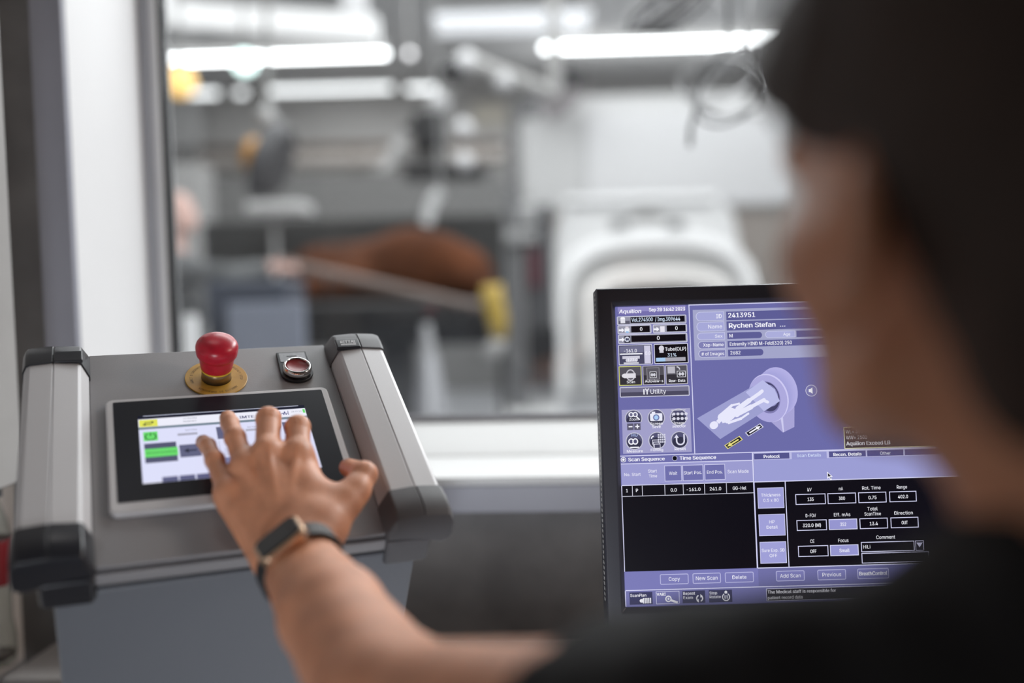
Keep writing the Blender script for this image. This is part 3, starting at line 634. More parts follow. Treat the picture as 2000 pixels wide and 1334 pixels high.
tx('No.', 12, 583, 10, WT_, 20, bold=.01); tx('Start', 38, 583, 10, WT_, 30, bold=.01); tx('Start', 94, 573, 10, WT_, 30, bold=.01); tx('Time', 96, 590, 10, WT_, 28, bold=.01)
tx('Wait', 179, 583, 11, WT_, 28, 'c', .01); tx('Start Pos.', 247, 583, 11, WT_, 62, 'c', .01); tx('End Pos.', 322, 583, 11, WT_, 54, 'c', .01); tx('Scan Mode', 402, 583, 11, WT_, 72, 'c', .01)
tx('1', 16, 638, 11); tx('P', 50, 638, 11); tx('0.0', 179, 640, 11, al='c'); tx('-161.0', 247, 640, 11, al='c'); tx('241.0', 322, 640, 11, al='c'); tx('GG-Hel', 404, 640, 11, WT_, 46, 'c')
for s, x, w, bo in (('Protocol', 519, 54, .04), ('Scan Details', 647, 82, .01), ('Recon. Details', 779, 96, .04), ('Other', 909, 36, .01)): tx(s, x, 535, 10.5, (220, 232, 255) if s == 'Scan Details' else WT_, w, 'c', bo)
for i, (a, c) in enumerate((('Thickness', '0.5 x 80'), ('HP', 'Detail'), ('Sure Exp. 3D', 'OFF'))):
    y = (666, 757, 853)[i]; tx(a, 510, y, 10.5, WT_, (66, 18, 78)[i], 'c', .01); tx(c, 510, y+18, 10.5, WT_, (52, 38, 26)[i], 'c', .01)
for x0, y0, x1, y1, v, l, hi in FIELDS:
    m = (x0+x1)/2; tx(v, m, y1-12, 11.5, WT_, len(v)*6.8, 'c', .02)
    L = l.split('|')
    for j, q in enumerate(L): tx(q, m-2, y0-9-(len(L)-1-j)*17, 11.5, WT_, max(14, len(q)*7.0), 'c', .01)
tx('Comment', 895, 820, 11.5, WT_, 64, 'c', .01); tx('HiLi', 817, 851, 11.5, WT_, 24, 'l', .01)
for s, x0, x1, w in (('Copy', 121, 218, 38), ('New Scan', 232, 328, 74), ('Delete', 342, 440, 48), ('Add Scan', 516, 613, 70), ('Previous', 657, 754, 64), ('BreathControl', 793, 900, 94)): tx(s, (x0+x1)/2, 941, 12.5, WT_, w, 'c', .0 if s[0] != 'B' else .04)
tx('ScanPlan', 18, 991, 9.5, WT_, 54); tx('VARI', 108, 990, 10, WT_, 30, bold=.05); tx('Repeat', 198, 989, 9.5, WT_, 40); tx('Exam', 198, 1003, 9.5, WT_, 32); tx('Stop', 287, 990, 9.5, WT_, 26); tx('Rotate', 287, 1003, 9.5, WT_, 38)
tx('The Medical staff is responsible for', 485, 993, 10.5, WT_, 232, bold=.04); tx('patient record data', 485, 1012, 10.5, WT_, 118, bold=.04)
T.build('screen_text', scr, 1.0)
# ------------------------------------------------------------------ bottle on the desk ledge
bp = AT(-8, 1304, 1.365); bp.z = .7452
bt = root('bottle', 'clear plastic bottle with red label at the left edge on the desk ledge', 'bottle', bp)
b = MB()
b.lathe([(.001, .006), (.009, .005), (.014, .0005), (.023, .001), (.0268, .006), (.0288, .018), (.0290, .040), (.0265, .056), (.0250, .066), (.0250, .098), (.0280, .107), (.0290, .115), (.0290, .179), (.0275, .187), (.0240, .203), (.0180, .221), (.0135, .233), (.0125, .238), (.0125, .250)], 48, cap=False)
PET = glassmat('clear_plastic', (.93, .95, .94), rough=.03, fres=1.6)
o = b.build('body', PET, bt, smooth=True); s = o.modifiers.new('s', 'SOLIDIFY'); s.thickness = .0008
b = MB(); b.lathe([(.0293, .1155), (.0295, .1165), (.0295, .1770), (.0293, .1780)], 48, cap=False); o = b.build('label', mat('red_label', (.15, .004, .008), .4, noise=.05), bt, smooth=True); s = o.modifiers.new('s', 'SOLIDIFY'); s.thickness = .0003
b = MB()
for k in range(5):
    a = math.radians(-96+k*9); r = .0297
    z0 = .126+.003*(k % 2)
    b.box((r*math.cos(a)-.0022, r*math.sin(a)-.0003, z0), (r*math.cos(a)+.0012, r*math.sin(a)+.0003, z0+.026))
b.build('label_print', mat('yellow_print', (.55, .50, .10), .5, noise=.05), bt)
b = MB(); b.lathe([(.0140, .250), (.0140, .264), (.0125, .2655)], 32); b.build('cap', mat('red_cap_plastic', (.4, .01, .015), .4, noise=.03), bt, smooth=False)
b = MB(); b.lathe([(.001, .0072), (.018, .0072), (.0255, .012), (.0270, .0165), (.001, .0165)], 40); b.build('drink_remainder', mat('dark_cola', (.03, .012, .008), .1, noise=.02), bt, smooth=False)

# ------------------------------------------------------------------ person at the console
SKIN = mat('skin', (.64, .285, .160), .48, noise=.13, nscale=45, bump=.35, bscale=420, sss=.12)
H = Vector((.190, .362, 1.266)); HR = Matrix.Rotation(math.radians(18), 3, 'Z') @ Matrix.Rotation(math.radians(4), 3, 'X')
hp_ = lambda x, y, z: tuple(H + HR @ Vector((x, y, z)))
HRn = [[HR[i][j] for j in range(3)] for i in range(3)]
NK0, NK1 = (.200, .332, 1.205), (.226, .290, 1.095)
SL, SR = (.078, .362, 1.064), (.410, .232, 1.064)
WR = Vector((-.1777, .7780, 1.0463))
EL = W(772, 1392, .575)
EL = Vector((EL.x, EL.y, EL.z))
ER, WRR = (.47, .36, .80), (.40, .60, .785)
LOCP = lambda x, y, h: PM @ Vector((x/1000, y/1000, h/1000))
fdir = (WR-EL).normalized()
# hand joints in the panel's own frame (mm: along, up the slope, above it)
HJ = {k: LOCP(*v) for k, v in dict(
 i0=(49,-66,41), i1=(55,-31,43), i2=(58,-13,24), i3=(59,-6,9),
 m0=(24,-61,42), m1=(31,-17,44), m2=(37,3,29), m3=(41,14,11),
 r0=(5,-67,35), r1=(1,-30,36), r2=(0,-1,29), r3=(1,22,17),
 p0=(-12,-88,25), p1=(-18,-48,28), p2=(-21,-21,22), p3=(-23,-2,11),
 c1=(58,-139,26), t1=(91,-109,33), t2=(102,-92,35), t3=(96,-62,18)).items()}
nb = ((HJ['i0']-HJ['p0']).cross((HJ['m0']-WR))).normalized()
if nb.z < 0: nb = -nb
side = (HJ['i0']-HJ['p0']).normalized()
def arm_fields(f, fine):
    ws = (side - fdir*side.dot(fdir)).normalized(); wn = ws.cross(fdir).normalized()
    if wn.z < 0: wn = -wn
    def cone(a, b_, ra, rb, k, flat=None): f.add(f.cone(a, b_, ra, rb, flat), k)
    # forearm: two bones side by side, wrist flat and wide, round towards the elbow
    mid = WR.lerp(EL, .45)
    for s_ in (-1, 1):
        cone(WR+ws*.0105*s_, mid+ws*.008*s_, .0175, .0268, .012)
        cone(mid+ws*.008*s_, EL+ws*.004*s_, .0268, .0360, .012)
    cone(EL, SL, .0405, .050, .02)
    cone(WR.lerp(EL, .3)-wn*.006, EL-wn*.004, .022, .036, .02)
    # palm and back of the hand
    base = [('i0', .0145, .0112), ('m0', .005, .0115), ('r0', -.0055, .0105), ('p0', -.0145, .0098)]
    for k_, off, r in base:
        cone(WR+ws*off+fdir*.006, HJ[k_]-nb*.003, .0145, r, .012)
        cone(WR+ws*off-wn*.004, HJ[k_]-nb*.011, .013, r*.95, .012)
    for a, b_ in (('i0', 'm0'), ('m0', 'r0'), ('r0', 'p0')): cone(HJ[a]-nb*.006-(HJ[a]-WR).normalized()*.008, HJ[b_]-nb*.006-(HJ[b_]-WR).normalized()*.008, .0098, .0092, .008)
    # thumb and its ball
    cone(WR+ws*.016+fdir*.008-wn*.003, HJ['c1'], .0155, .0155, .014)
    cone(HJ['c1'], HJ['t1'], .0165, .0122, .014)
    cone(HJ['c1']-nb*.006, HJ['i0']-nb*.012, .0145, .0095, .016)
    cone(HJ['t1'].lerp(HJ['c1'], .35), HJ['i0'].lerp(WR, .28)-nb*.006, .0085, .0085, .016)
    cone(HJ['t1'], HJ['t2'], .0118, .0112, .006); cone(HJ['t2'], HJ['t3'], .0108, .0082, .005)
    if not fine: return
    R = dict(i=(.0110, .0104, .0092, .0080), m=(.0107, .0102, .0092, .0082), r=(.0094, .0086, .0082, .0076), p=(.0084, .0076, .0072, .0067))
    for q, r in R.items():
        J = [HJ[q+str(k)] for k in range(4)]
        g = f.cone(J[0], J[1], r[0], r[1]*1.02)
        g = smin(g, f.cone(J[1], J[2], r[1]*.97, r[2]*.97), .004)
        g = smin(g, f.cone(J[2], J[3], r[2]*.97, r[3]), .003)
        up = (nb*.0012)
        g = smin(g, f.cone(J[1]+up, J[1]+up, r[1]*.90, r[1]*.9), .004)
        f.add(g, .0065)
    # knuckles, tendons
    for q, r, hh in (('i0', .0084, .0042), ('m0', .0082, .0042), ('r0', .0074, .0034), ('p0', .0068, .0026)):
        f.add(f.cone(HJ[q]+nb*hh, HJ[q]+nb*hh, r, r), .011)
    for q, off, rr_ in (('i0', .008, .0036), ('m0', .003, .0033), ('r0', -.003, .0026)):
        e = WR+ws*off+wn*.0165+fdir*.020
        f.add(f.cone(HJ[q]+nb*.0100, HJ[q].lerp(e, .85)+nb*.0046, rr_, rr_*.6), .0035)
    # creases over the finger joints
    for q in 'imrp':
        for j, w_ in ((1, .0105), (2, .0092)):
            J = HJ[q+str(j)]; d = (HJ[q+str(j)]-HJ[q+str(j-1)]).normalized(); sdn = side
            for o_ in (-.0016, .0016):
                c = J + nb*w_ + d*o_
                f.sub(f.cone(c-sdn*.005, c+sdn*.005, .00045, .00045), .0010)
fi = Field((-.25, .74, 1.015), (-.055, .965, 1.195), .0017)
hj = list(HJ.values()); lo = [min(p[i] for p in hj+[WR])-.045 for i in range(3)]; hi = [max(p[i] for p in hj+[WR])+.03 for i in range(3)]
fi = Field(lo, hi, .0015); arm_fields(fi, True)
# keep the fine mesh only beyond the watch strap
cutp = WR + fdir*(-.022)
pl = (fi.X-cutp.x)*fdir.x + (fi.Y-cutp.y)*fdir.y + (fi.Z-cutp.z)*fdir.z
fi.D = np.maximum(fi.D, -pl)
part_hand = fi.net(); del fi, pl

def torso(f, grow=0.0):
    def cone(a, b_, ra, rb, k, flat=None): f.add(f.cone(a, b_, ra+grow, rb+grow, flat), k)
    cone((.225, .305, 1.124), SL, .053, .052, .03); cone((.245, .285, 1.120), SR, .050, .052, .03)
    yw = Matrix.Rotation(math.radians(-21), 3, 'Z'); R = [[yw[i][j] for j in range(3)] for i in range(3)]
    f.add(f.ell((.240, .285, .960), (.178+grow, .115+grow, .190+grow), R), .05)
    f.add(f.ell((.250, .245, .740), (.150+grow, .105+grow, .200+grow), R), .06)
    f.add(f.ell((.255, .200, .560), (.170+grow, .125+grow, .120+grow), R), .05)
def body_fields(f):
    f.add(f.ell(hp_(0, -.012, .045), (.076, .097, .086), HRn), .01)
    f.add(f.ell(hp_(0, .040, -.012), (.060, .055, .070), HRn), .03)
    f.add(f.ell(hp_(0, .026, -.040), (.047, .052, .042), HRn), .02)
    for s_ in (-1, 1):
        f.add(f.cone(hp_(s_*.046, .058, -.012), hp_(s_*.062, .022, -.004), .017, .012), .02)
        f.add(f.cone(hp_(s_*.056, .006, -.052), hp_(s_*.016, .068, -.076), .014, .015), .025)
        f.add(f.cone(hp_(s_*.045, .076, .032), hp_(s_*.014, .088, .034), .010, .010), .012)      # brow
        f.sub(f.cone(hp_(s_*.034, .103, .012), hp_(s_*.032, .100, .012), .014, .014), .014)       # eye socket
        f.add(f.cone(hp_(s_*.033, .079, .010), hp_(s_*.033, .079, .010), .0118, .0118), .003)     # eye
        f.add(f.cone(hp_(s_*.007, .110, -.026), hp_(s_*.011, .104, -.027), .008, .007), .006)     # nostril wings
        # ear
        er = Matrix.Rotation(s_*math.radians(33), 3, 'Z') @ Matrix.Rotation(math.radians(-12), 3, 'X')
        E_ = HR @ er; En = [[E_[i][j] for j in range(3)] for i in range(3)]
        f.add(f.ell(hp_(s_*.082, -.010, .002), (.0066, .0170, .0300), En), .004)
        f.add(f.ell(hp_(s_*.083, -.002, -.026), (.0058, .009, .011), En), .006)
        f.sub(f.ell(hp_(s_*.0925, -.004, .003), (.0060, .0095, .0190), En), .003)
    f.add(f.cone(hp_(0, .092, .018), hp_(0, .116, -.020), .008, .0095), .012)                     # nose
    f.add(f.cone(hp_(-.018, .093, -.041), hp_(.018, .093, -.041), .0065, .0065), .006)            # lips
    f.add(f.cone(hp_(-.016, .091, -.050), hp_(.016, .091, -.050), .0070, .0070), .005)
    f.add(f.cone(hp_(-.008, .082, -.070), hp_(.008, .082, -.070), .0150, .0150), .02)             # chin
    f.add(f.cone(NK0, NK1, .050, .060), .03)
    f.add(f.cone(hp_(0, -.030, -.020), NK0, .050, .048), .03)
    torso(f)
    # right arm resting on the desk, thighs and shins
    f.add(f.cone(SR, ER, .048, .038), .03); f.add(f.cone(ER, WRR, .037, .023), .02)
    f.add(f.cone(WRR, (.37, .66, .778), .022, .020), .015)
    for k in range(4): f.add(f.cone((.345+.018*k, .68, .775), (.325+.020*k, .735+.006*min(k, 3-k), .765), .010, .008), .006)
    f.add(f.cone((.345, .645, .775), (.300, .675, .760), .012, .009), .008)
    for hx, kx in ((.18, .12), (.33, .43)):
        f.add(f.cone((hx, .22, .53), (kx, .62, .54), .080, .058), .04); f.add(f.cone((kx, .62, .53), (kx, .58, .10), .052, .036), .03); f.add(f.cone((kx, .56, .052), (kx, .72, .040), .038, .030), .03)
fb = Field((-.145, .02, 0.0), (.56, .86, 1.44), .0075)
body_fields(fb); arm_fields(fb, False)
pl = (fb.X-cutp.x)*fdir.x + (fb.Y-cutp.y)*fdir.y + (fb.Z-cutp.z)*fdir.z
# forearm needs finer cells than the trunk: three overlapping blocks of one and the same field
BX = EL.x+.115
cut_low = (fb.X < .05) & (fb.Y > .40) & (fb.Z > .9)
fb.D = np.where(cut_low, np.maximum(fb.D, .02), fb.D)
part_body = fb.net(); del fb
fa = Field((-.235, .38, .93), (.075, .83, 1.13), .004)
arm_fields(fa, False)
pl = (fa.X-cutp.x)*fdir.x + (fa.Y-cutp.y)*fdir.y + (fa.Z-cutp.z)*fdir.z
fa.D = np.maximum(fa.D, pl-.003)
part_arm = fa.net(); del fa
fh = Field((.080, .20, 1.10), (.335, .52, 1.42), .0035)
body_fields(fh); part_head = fh.net(); del fh
me = netmesh('person', [part_body, part_arm, part_hand, part_head])
per = mkobj('person', me, SKIN); tag(per, 'person in black T-shirt seen from behind, touching the control panel with the left hand', 'person')

# black T-shirt over trunk and upper arms
fs_ = Field((-.06, .03, .50), (.56, .52, 1.22), .006)
torso(fs_, .007)
slv = Vector(SL).lerp(EL, .30)
fs_.add(fs_.cone(SL, tuple(slv), .058, .059), .03)
cloth_r = fs_.cone(SR, tuple(Vector(SR).lerp(Vector(ER), .42)), .058, .060); fs_.add(cloth_r, .03)
sd = (Vector(slv)-Vector(SL)).normalized()
q = (fs_.X-slv.x)*sd.x + (fs_.Y-slv.y)*sd.y + (fs_.Z-slv.z)*sd.z
fs_.D = np.where((fs_.X < .10), np.maximum(fs_.D, q), fs_.D)
sr = (Vector(ER)-Vector(SR)).normalized(); e2 = Vector(SR).lerp(Vector(ER), .45)
q2 = (fs_.X-e2.x)*sr.x + (fs_.Y-e2.y)*sr.y + (fs_.Z-e2.z)*sr.z
fs_.D = np.where((fs_.Z < 1.0) & (fs_.X > .46), np.maximum(fs_.D, q2), fs_.D)
fs_.add(fs_.cone((.212, .315, 1.140), (.228, .300, 1.110), .071, .078), .02)
fs_.D = np.maximum(fs_.D, -(fs_.cone((.198, .345, 1.24), (.224, .305, 1.145), .055, .0585)))
wr_ = .0022*np.sin(fs_.X*95+fs_.Z*60)*np.sin(fs_.Z*48-fs_.Y*70)
fs_.D += wr_
sh = mkobj('t_shirt', netmesh('t_shirt', [fs_.net()]), mat('black_cotton', (.0040, .0042, .0055), .9, noise=.15, nscale=600), per)
s = sh.modifiers.new('smooth', 'SMOOTH'); s.iterations = 3
# trousers
ft = Field((.02, .03, .06), (.56, .72, .70), .012)
yw = Matrix.Rotation(math.radians(-21), 3, 'Z'); R_ = [[yw[i][j] for j in range(3)] for i in range(3)]
ft.add(ft.ell((.255, .200, .560), (.182, .137, .125), R_), .04)
for hx, kx in ((.18, .12), (.33, .43)):
    ft.add(ft.cone((hx, .22, .53), (kx, .62, .54), .092, .070), .05); ft.add(ft.cone((kx, .62, .53), (kx, .58, .12), .065, .056), .03)
mkobj('trousers', netmesh('trousers', [ft.net()]), mat('dark_trousers', (.02, .022, .03), .8, noise=.1, nscale=300), per)
for kx in (.12, .43):
    f = Field((kx-.07, .48, .0), (kx+.07, .80, .13), .006)
    f.add(f.cone((kx, .56, .050), (kx, .73, .042), .046, .040), .02); f.D = np.maximum(f.D, .004-f.Z)
    mkobj('shoe', netmesh('shoe', [f.net()]), CAPD, per)
# hair
fh = Field((.07, .18, 1.16), (.345, .52, 1.43), .004)
fh.add(fh.ell(hp_(0, -.012, .050), (.092, .108, .098), HRn), .02)
fh.add(fh.ell(hp_(0, -.055, -.018), (.068, .060, .080), HRn), .03)
fh.add(fh.ell(hp_(-.046, .036, .056), (.042, .046, .036), HRn), .03)
fh.add(fh.ell(hp_(.042, .036, .066), (.034, .042, .030), HRn), .03)
Lx, Ly, Lz = [((fh.X-H.x)*HR[0][i]+(fh.Y-H.y)*HR[1][i]+(fh.Z-H.z)*HR[2][i]) for i in range(3)]
edge = .028 + np.clip(Ly-.02, 0, 1)*.75 - np.minimum(np.clip(-Ly-.014, 0, 1)*5.0, .10)      # hair line: drops behind the ear
fh.D = smax(fh.D, edge-Lz, .010)
fh.D += .0007*np.sin(Lx*310+Lz*60+2*np.sin(Ly*70))*np.sin(Ly*270+Lz*90+2*np.sin(Lx*55))
hr = mkobj('hair', netmesh('hair', [fh.net()]), mat('dark_brown_hair', (.028, .013, .008), .55, noise=.35, nscale=140), per)
# loose strands standing off the outline
hb = MB()
for k in range(420):
    th = rng.uniform(-math.pi, math.pi); ph = rng.uniform(.25, 1.35)
    d = Vector((math.cos(th)*math.sin(ph), math.sin(th)*math.sin(ph), math.cos(ph)))
    p0 = Vector((d.x*.088, -.012+d.y*.107, .050+d.z*.098)); t = d.cross(Vector((0, 0, 1))).normalized()*rng.uniform(-.5, .5) + Vector((0, 0, -.5))
    pts = [H+HR@(p0+d*(-.004+s_*.007)+t*(s_*.030)+d*(-.010*s_*s_)) for s_ in (0, .35, .7, 1)]
    hb.tube(pts, [.00045, .0004, .0003, .0001], 4)
hb.build('hair_strands', MATS['dark_brown_hair'], hr)['kind'] = 'stuff'
# fingernails
NAIL = mat('nail', (.78, .56, .50), .2, noise=.03)  # pale: the nails' glossy highlight is put into the colour
for q, r, lift in (('r', .0070, .0), ('p', .0062, .0), ('m', .0078, .0), ('i', .0076, .0), ('t', .0084, .0)):
    a, c = HJ[q+'2'], HJ[q+'3']; d = (c-a).normalized(); up = (nb - d*nb.dot(d)).normalized()
    if q == 't': up = (Vector((0, -.3, .95)) - d*Vector((0, -.3, .95)).dot(d)).normalized()
    sdv = d.cross(up).normalized(); b = MB()
    rings = []
    for i in range(6):
        v = i/5; rings.append([c + d*(-.0040+.0095*v) + sdv*(r*.78*math.sin(u))*(1-.25*v*v) + up*(r*(.99*math.cos(u)) + .0006 - .0022*v*v) for u in [(-1.0+2.0*j/8) for j in range(9)]])
    b.loft(rings, cap=False, closed=False)
    o = b.build('fingernail', NAIL, per, smooth=True); s = o.modifiers.new('s', 'SOLIDIFY'); s.thickness = .0006; s.offset = 0

# ------------------------------------------------------------------ wrist watch
ws = (side - fdir*side.dot(fdir)).normalized(); wn = ws.cross(fdir).normalized()
if wn.z < 0: wn = -wn
WC = WR - fdir*.022
yd = ws; 
# basis: x across the arm (band direction), y along the arm, z out of the back of the wrist
rot_w = Matrix.Rotation(math.radians(-14), 3, fdir)
bx, bz = rot_w @ ws, rot_w @ wn; by = bz.cross(bx)
tw = Matrix.Rotation(math.radians(WTW), 3, bz) if 'WTW' in globals() else Matrix.Identity(3)
bx, by = tw @ bx, tw @ by
WM = Matrix(((bx.x, by.x, bz.x, WC.x), (bx.y, by.y, bz.y, WC.y), (bx.z, by.z, bz.z, WC.z), (0, 0, 0, 1)))
wt = root('wrist_watch', 'square smart watch with gold case and black strap on the left wrist', 'watch', M=WM)
b = MB()
zb = .0205
b.loft([[(x*k, y*k, z) for x, y in rr(-.0205, -.0172, .0205, .0172, .007)] for z, k in ((zb-.001, .90), (zb+.001, .98), (zb+.0045, 1.0), (zb+.0080, .99), (zb+.0092, .93))])
cs = b.build('watch_case', mat('rose_gold', (.72, .50, .34), .25, .9, noise=.02), wt, smooth=False, bevel=.0006)
b = MB(); b.loft([[(x*k, y*k, z) for x, y in rr(-.0178, -.0147, .0178, .0147, .0055)] for z, k in ((zb+.0085, 1), (zb+.0099, 1), (zb+.0104, .95))]); b.build('watch_display', BLACKG, wt, bevel=.0004)
b = MB(); b.T = Matrix.Translation((.008, .0172, zb+.0045)) @ Matrix.Rotation(-math.pi/2, 4, 'X'); b.lathe([(.0032, 0), (.0032, .0014), (.0026, .0018)], 20); b.build('crown', MATS['rose_gold'], cs)
STR = mat('black_strap', (.012, .012, .013), .5, noise=.2, nscale=400)
rings = []
for i in range(41):
    a = math.radians(38 + (360-76)*i/40)
    cxx, czz = .0320*math.sin(a), .0235*math.cos(a)
    nx_, nz_ = math.sin(a), math.cos(a)
    rings.append([(cxx+nx_*h_, w_, czz+nz_*h_) for w_, h_ in ((-.0115, -.0008), (.0115, -.0008), (.0115, .0016), (.0105, .0022), (-.0105, .0022), (-.0115, .0016))])
b = MB(); b.loft(rings); b.build('strap', STR, wt, bevel=.0003)
b = MB(); b.box((-.0345, -.0030, -.0085), (-.0331, .0030, -.0025)); b.build('strap_pin', CHROME, wt, bevel=.0005)
# stool under the person
st = root('stool', 'round black stool under the seated person in the black T-shirt', 'stool', (.255, .16, 0))
b = MB(); b.lathe([(.17, .375), (.185, .385), (.185, .405), (.17, .415)], 40); b.build('seat', CAPM, st)
b = MB(); b.lathe([(.025, .03), (.025, .375)], 20); b.build('column', CHROME, st)
b = MB(); b.lathe([(.20, .0005), (.20, .015), (.03, .035)], 40); b.build('base', CAPM, st)
# ------------------------------------------------------------------ the hall beyond the window
GW = math.tan(math.radians(3.7))
shell('wall_far', [((-9, 16.0, -.0), (10, 16.2, 4.6))], HALLWALL)
shell('wall_left', [((-9.2, 1.9, 0), (-9, 16.2, 4.6))], HALLWALL)
shell('wall_right', [((10, 1.3, 0), (10.2, 16.2, 4.6))], HALLWALL)
shell('wall_front', [((-9.2, 1.65, 2.7), (10.2, 1.85, 4.6)), ((-9.2, 1.9, 0), (-.86, 2.0, 2.7)), ((3.31, 1.3, 0), (10.2, 1.5, 2.7))], HALLWALL)
shell('floor', [((-9.2, 1.62, -.1), (10.2, 16.2, 0))], HALLFLOOR)
shell('ceiling', [((-9.2, 1.62, 4.5), (10.2, 16.2, 4.6))], CEILM)
def pbox(b, x0, y0, x1, y1, Y, dep, mi=0):
    p = AT(x0, y1, Y); q = AT(x1, y0, Y); b.box((min(p.x, q.x), Y, min(p.z, q.z)), (max(p.x, q.x), Y+dep, max(p.z, q.z)), mi)
def solo(name, label, cat, fn, m, group=None, **k):
    b = MB(); fn(b); o = b.build(name, m, **k); return tag(o, label, cat, group)
H_WHITE = mat('hall_white', (.66, .66, .67), .5, noise=.02)
H_LIGHT = mat('hall_light_grey', (.58, .58, .58), .5, noise=.04)
H_MID = mat('hall_mid_grey', (.33, .325, .32), .6, noise=.06)
H_DARK = mat('hall_dark_grey', (.07, .07, .075), .5, noise=.1)
H_BLACK = mat('hall_black', (.012, .012, .014), .5, noise=.1)
TUBE = mat('lamp_tube', (.97, .98, 1), .5, emit=9); TUBE2 = mat('lamp_tube_dim', (.97, .98, 1), .5, emit=2.6)
SPOT = mat('lamp_spot', (.95, .93, .95), .5, emit=2.5)
def strip(name, label, a, c, Y, m, r=.024, housing=True):
    p, q = AT(*a, Y), AT(*c, Y); rt = root(name, label, 'ceiling light', (p+q)/2, 'strip lights on the hall ceiling')
    c0 = (p+q)/2
    b = MB(); b.tube([p-c0, q-c0], r, 14); b.build('lamp_tube', m, rt)
    if housing:
        b = MB(); b.box((p.x-c0.x, -.05, min(p.z, q.z)-c0.z+r+.03), (q.x-c0.x, .05, max(p.z, q.z)-c0.z+r+.09)); b.build('housing', H_MID, rt)
        for s_ in (.15, .85):
            x = p.x+(q.x-p.x)*s_; b = MB(); b.tube([(x-c0.x, 0, max(p.z, q.z)-c0.z+r+.09), (x-c0.x, 0, 4.5-c0.z)], .008, 8); b.build('hanger', H_MID, rt)
strip('strip_light', 'long bright strip light above the white wall panel, right of the ceiling arm', (1060, 94), (1640, 76), 10.0, TUBE)
strip('strip_light', 'long bright strip light at the left, ending beside the small round lamp', (300, 119), (755, 105), 10.0, TUBE)
strip('strip_light', 'dimmer strip light in the lower row, its long middle length', (520, 178), (765, 171), 15.0, TUBE2, .035)
strip('strip_light', 'dimmer strip light in the lower row, short piece at the far left', (372, 184), (425, 182), 15.0, TUBE2, .035)
strip('strip_light', 'dimmer strip light in the lower row, its short right piece beside the ceiling arm', (795, 174), (850, 172), 15.0, TUBE2, .035)
strip('strip_light', 'dimmer strip light in the lower row, short piece left of the long one', (462, 182), (480, 181), 15.0, TUBE2, .035)
def ballamp(name, label, px, py, Y, r, m, cat='lamp'):
    c = AT(px, py, Y); rt = root(name, label, cat, c)
    b = MB(); b.ball((0, 0, 0), r); b.build('bulb', m, rt, smooth=True)
    b = MB(); b.lathe([(r*.5, r*.8), (r*.6, r*1.2), (.012, r*1.4), (.012, 4.5-c.z)], 16); b.build('mount', H_MID, rt)
ballamp('round_lamp', 'small round lamp just right of the left bright strip light', 800, 105, 10, .035, SPOT)
ballamp('spotlight', 'greenish white spotlight overlapping the left strip light', 478, 122, 6.5, .075, mat('lamp_mint', (.75, .95, .92), .5, emit=3.2))
ballamp('beacon_lamp', 'orange round lamp below the left end of the strip light', 352, 160, 6.5, .10, mat('lamp_amber', (1.0, .62, .20), .5, emit=1.0))
def beamfn(b):
    p, q = AT(250, 25, 7.5), AT(735, 62, 7.5); h = .095
    b.loft([[(c.x, c.y, c.z-h), (c.x, c.y+.2, c.z-h), (c.x, c.y+.2, c.z+h), (c.x, c.y, c.z+h)] for c in (p+Vector((0, 0, .02)), q+Vector((0, 0, .03)))])
cr = root('ceiling_beam', 'white steel ceiling beam above the left strip light with a drop bracket', 'beam', AT(500, 45, 7.5))
b = MB(); b.T = Matrix.Translation(-Vector(cr.location)); beamfn(b); b.build('beam_rail', mat('beam_white', (.93, .93, .93), .5, noise=.01), cr)
b = MB(); b.T = Matrix.Translation(-Vector(cr.location)); p = AT(690, 40, 7.5); b.box((p.x-.08, 7.505, p.z+.08), (p.x+.08, 7.7, 4.5)); b.build('bracket', H_WHITE, cr)
b = MB(); b.T = Matrix.Translation(-Vector(cr.location)); p = AT(300, 40, 7.5); b.box((p.x-.08, 7.505, p.z+.12), (p.x+.08, 7.7, 4.5)); b.build('bracket', H_WHITE, cr)
lp = root('glowing_duct', 'broad white duct, made to glow, under the hall ceiling, above and between the two bright strip lights', 'ceiling light', AT(1000, 42, 11))
b = MB(); q = AT(850, 45, 11)-Vector(lp.location); r = AT(1150, 34, 11)-Vector(lp.location); b.box((q.x, -.3, -.05), (r.x, .3, .02)); b.build('glow_face', mat('duct_glow', (.95, .96, 1), .5, emit=.75), lp)  # glow added to the duct to brighten it
b = MB(); b.box((q.x-.03, -.33, .0201), (r.x+.03, .33, .09)); b.build('housing', H_LIGHT, lp)
for x in (q.x+.3, r.x-.3): b = MB(); b.tube([(x, 0, .09), (x, 0, 4.5-lp.location.z)], .008, 8); b.build('hanger', H_MID, lp)
# rear wall stripes and pipe runs
def rowpipe(name, label, y, Y, r, m, x0=392, x1=985, cat='pipe'):
    p, q = AT(x0, y, Y), AT(x1, y-.02*(x1-x0), Y)
    bx_ = MB(); bx_.tube([p, q], r, 16)
    for s_ in (.1, .5, .9):
        c = p.lerp(q, s_); bx_.box((c.x-.03, c.y, c.z-r-.02), (c.x+.03, 15.999, c.z-r*.3))
    tag(bx_.build(name, m), label, cat)
rowpipe('pipe', 'brown pipe along the far wall behind the black ceiling arm head', 292, 15.6, .055, mat('brown_pipe', (.16, .115, .09), .5, noise=.05))
rowpipe('pipe', 'thick pale pipe along the far wall, under the brown pipe', 318, 15.4, .11, mat('beige_pipe', (.50, .46, .43), .5, noise=.05))
def bench(b):
    pbox(b, 250, 338, 990, 470, 12.5, .9)
solo('machine_housing', 'long low grey machine housing in front of the far wall', 'machine', lambda b: b.box((AT(250, 345, 12.5).x, 12.5, 0), (AT(985, 345, 12.5).x, 13.5, AT(600, 342, 12.5).z)), mat('machine_grey', (.20, .198, .195), .6, noise=.06))
